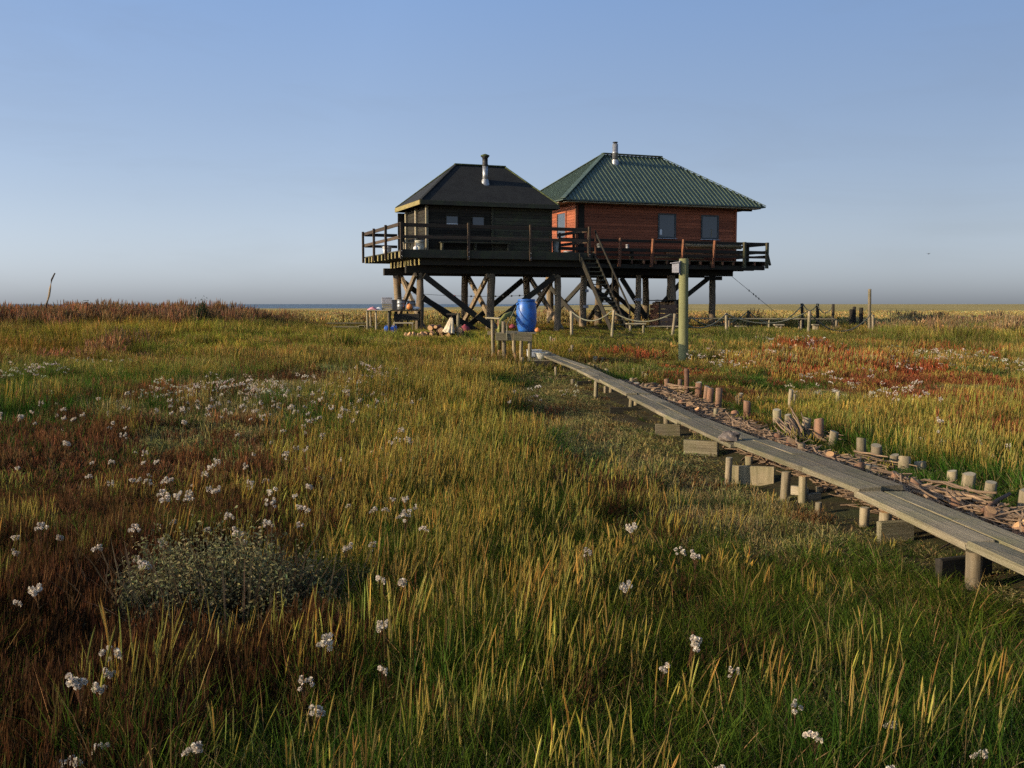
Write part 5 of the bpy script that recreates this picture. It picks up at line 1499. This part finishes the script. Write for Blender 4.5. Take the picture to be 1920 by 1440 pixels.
emit('tall_dry_grass', kind == 4, 'tall', 'tall dry brown and straw grass on the far banks', 'grass', 1.0, brown, lambda l: np.where(l == 0, 0, 1))
pY = np.clip(.02 + .85 * wY + .12 * np.clip(n1, 0, 1) * (y < 30) + .15 * far, 0, .95) * (1 - .7 * yard) * (1 - .82 * wL) * np.where(behind | (np.abs(off) < .8), .25, 1) * np.where(under, .2, 1) * np.clip(1 - .6 * wP - .9 * short, 0.05, 1)
emit('straw_stalks', rng.uniform(0, 1, len(x)) < pY * np.where(y < 5.5, .42, np.where(y < 8, .70, .85)), 'stalk', 'golden straw coloured grass stalks with seed spikes in the meadow', 'grass stalks', .92, lambda s: tints(len(s), .15) * np.array([1, .93 + .0, .85])[None])
# continuous far sward of straw grass out to where blades no longer show
Pf = jgrid(56, 150, 1.5, 6)
fx, fy = Pf[:, 0], Pf[:, 1]
fn = noise(fx, fy, 5, .12)
scatter('far_marsh_grass', np.stack([fx, fy, H(fx, fy) - .02], 1), np.stack([rng.uniform(.8, 1.2, len(fx))] * 2 + [rng.uniform(.55, 1.0, len(fx)) * (1 + .25 * fn)], 1), 2 * NV + rng.integers(0, NV, len(fx)),
        tints(len(fx), .1) * (1 + .18 * fn[:, None] * np.array([1, .8, .6])[None]), COL['tall'], 'endless straw coloured marsh grass reaching to the horizon', 'grass', .1)

# ---- white fluffy asters: the largest 300 one by one, the rest as one mass
heads = [(1530, 1328), (1840, 1335), (1215, 1213), (1500, 1275), (1682, 1280), (1365, 1198), (1270, 1190), (1175, 1090), (1100, 1008), (1185, 992), (1265, 1000), (1303, 1020), (708, 1160), (742, 1205), (750, 975), (798, 970), (735, 1068), (782, 1078), (618, 1178), (560, 1240), (612, 1285), (312, 1000), (258, 1022), (286, 1046), (160, 1010), (65, 1095), (50, 1083), (180, 1200), (205, 1226), (187, 1256), (148, 1278), (145, 1332), (175, 1358), (206, 1318), (345, 913), (405, 915), (358, 932), (302, 937), (330, 947), (285, 945), (525, 905), (520, 946), (580, 962), (600, 950), (500, 972), (445, 1000), (475, 985), (22, 975), (80, 990), (120, 970), (30, 1000), (740, 905), (720, 925), (760, 915), (690, 930), (1030, 1395), (1345, 1432), (1660, 1375), (240, 1000), (690, 1000), (650, 1010), (380, 960), (430, 955)]
P = []
for px, py in heads:
    bx_h, by_h = ground(px, py, .36)
    P.append((bx_h, by_h))
ax_, ay_ = XY[:, 0], XY[:, 1]
wA = field(ZA, ax_, ay_)
dens = np.clip(wA, 0, 1.4) * np.array([.12, .50, .60])[LOD] * (ay_ < 45) * keep * (~gro)
pick = np.where(rng.uniform(0, 1, len(ax_)) < dens)[0]
pick = pick[np.argsort(ay_[pick])]
for k in pick[:300 - len(P)]:
    P.append((float(ax_[k]), float(ay_[k])))
rest = pick[300 - (len(heads)):]
rgA = np.random.default_rng(21)
var = []
for k in range(6):
    gs, gh = aster_parts(rgA, 1, .28, .40, 5 + k, .0125, 36, .034, .03)
    both = merged(gs, gh)
    var.append((gs.mesh('stem', PM1), gh.mesh('seed_heads', PM1), both.mesh('sea_aster', PM1)))
special = {0: 'tall white fluffy aster at the bottom right, left of the rightmost foreground aster', 1: 'rightmost white fluffy aster in the bottom right corner', 2: 'single white aster amid golden stalks low in the centre right', 5: 'faint white aster right of the centre stalks, level with the bush', 7: 'double headed white aster left of the boardwalk cross boards', 12: 'white aster just right of the grey green bush', 14: 'large white aster cloud standing in golden grass at the centre', 21: 'lone white aster above the grey green bush, on its left', 25: 'white aster at the left edge level with the bush', 31: 'white aster at the lower left among dark glasswort'}
for k, (px, py) in enumerate(P):
    vv = var[int(rgA.integers(0, 6))]
    loc = (px, py, gz(px, py) - .01); rz = float(rgA.uniform(0, 6.28)); s = float(rgA.uniform(.62, 1.12))
    if py < 9:
        o = empty('sea_aster', loc, rz)
        mesh_obj('stem', vv[0], o); mesh_obj('seed_heads', vv[1], o)
    else:
        o = mesh_obj('sea_aster', vv[2], None, loc, (0, 0, rz))
    o.scale = (s, s, s)
    wo = px - float(walk_x(py))
    if wo > 0: zone = 'right of the boardwalk among red and golden plants'
    elif py < 5: zone = 'standing at the very front of the meadow'
    elif px < -.36 * py: zone = 'near the left edge among brown glasswort'
    elif px < -.17 * py: zone = 'in the white drift on the left of the meadow' if py > 9 else 'in the left foreground above the grey green bush'
    else: zone = 'in the golden grass left of the boardwalk' if py < 12 else 'far back in the middle of the meadow'
    tag(o, special.get(k, 'white fluffy aster gone to seed ' + zone), 'aster', 'white asters ' + zone)
sel = rest
scatter('aster_patches', np.stack([ax_[sel], ay_[sel], H(ax_[sel], ay_[sel]) - .01], 1), np.repeat(rng.uniform(.75, 1.1, (len(sel), 1)), 3, 1), LOD[sel] * NV + rng.integers(0, NV, len(sel)), tints(len(sel), .08), COL['aster'], 'drifts of small white aster seed heads farther back in the marsh', 'asters', .06)

# ---- single bushes
def bush(name, label, loc, rx, ry, h, n, size, c, c2, seed, spiky=0.0):
    q = np.random.default_rng(seed)
    t = thing(name, label, 'bush', loc)
    g = Geo()
    nl = 9
    lx = np.concatenate([[0], q.uniform(-.62, .62, nl - 1)]); ly = np.concatenate([[0], q.uniform(-.55, .55, nl - 1)])
    lr = np.concatenate([[.62], q.uniform(.30, .52, nl - 1)]); lh = np.concatenate([[.95], q.uniform(.45, .98, nl - 1) * (1 - .45 * (lx[1:] ** 2 + ly[1:] ** 2))])
    li = q.integers(0, nl, n)
    az = q.uniform(0, 6.28, n); el = np.arcsin(q.uniform(0, 1, n))
    rr = q.uniform(.45, 1.0, n) ** .4 * (1 + .12 * np.sin(5 * az + li) + .16 * np.sin(9 * az + 3 * li) * np.cos(4 * el) + (spiky + .10) * np.clip(q.normal(0, 1, n), 0, 2.5))
    nx = np.cos(el) * np.cos(az); ny = np.cos(el) * np.sin(az); nz = np.sin(el)
    Pb = np.stack([(lx[li] + nx * lr[li] * rr) * rx, (ly[li] + ny * lr[li] * rr) * ry, nz * h * lh[li] * rr], 1)
    mixc = q.uniform(0, 1, (n, 1)) ** 2
    colr = cvar(c, n, q, .22) * (1 - mixc) + cvar(c2, n, q, .22) * mixc
    leaves(g, Pb, np.stack([nx, ny, nz], 1) * .7 + q.normal(0, .6, (n, 3)), size, colr, q, .45)
    mesh_obj('foliage', g.mesh('foliage', PM1), t)['kind'] = 'stuff'
    g2 = Geo()
    m = max(40, n // 70)
    b2 = np.stack([q.normal(0, rx * .35, m), q.normal(0, ry * .35, m), np.zeros(m)], 1)
    a2 = np.arctan2(b2[:, 1], b2[:, 0])
    for fc in (0, 1.57):
        strips(g2, b2, a2, h * q.uniform(.5, 1.0, m), q.uniform(.05, .6, m), q.uniform(-.2, .3, m), np.full(m, size * .3), np.full(m, fc), cvar((.07, .05, .03), m, q), cvar((.10, .075, .045), m, q), taper=.6)
    mesh_obj('stem', g2.mesh('stem', PM1), t)
bx1, by1 = ground(430, 1165); bush('purslane_bush', 'wide grey green bush domed over the left foreground', (bx1, by1, gz(bx1, by1) - .02), .80, .52, .56, 14000, .026, (.125, .125, .055), (.32, .26, .12), 3)
bx2, by2 = ground(590, 1135); bush('purslane_bush', 'darker lower bush joining the right side of the grey green bush', (bx2, by2, gz(bx2, by2) - .02), .46, .38, .34, 5000, .024, (.10, .105, .05), (.22, .19, .09), 4)
p_ = at(380, 588, 41.5); bush('dark_shrub', 'dark green shrub standing out on the left horizon', (p_.x, 41.5, gz(p_.x, 41.5) - .02), .56, .5, 1.2, 5200, .075, (.035, .05, .022), (.07, .08, .035), 6, .04)
p_ = at(1180, 645, 33); bush('dark_shrub', 'low dark bush right of the boardwalk end, behind the small stakes', (p_.x, 33, gz(p_.x, 33) - .02), .7, .5, .38, 2200, .06, (.05, .06, .026), (.11, .095, .05), 8, .1)
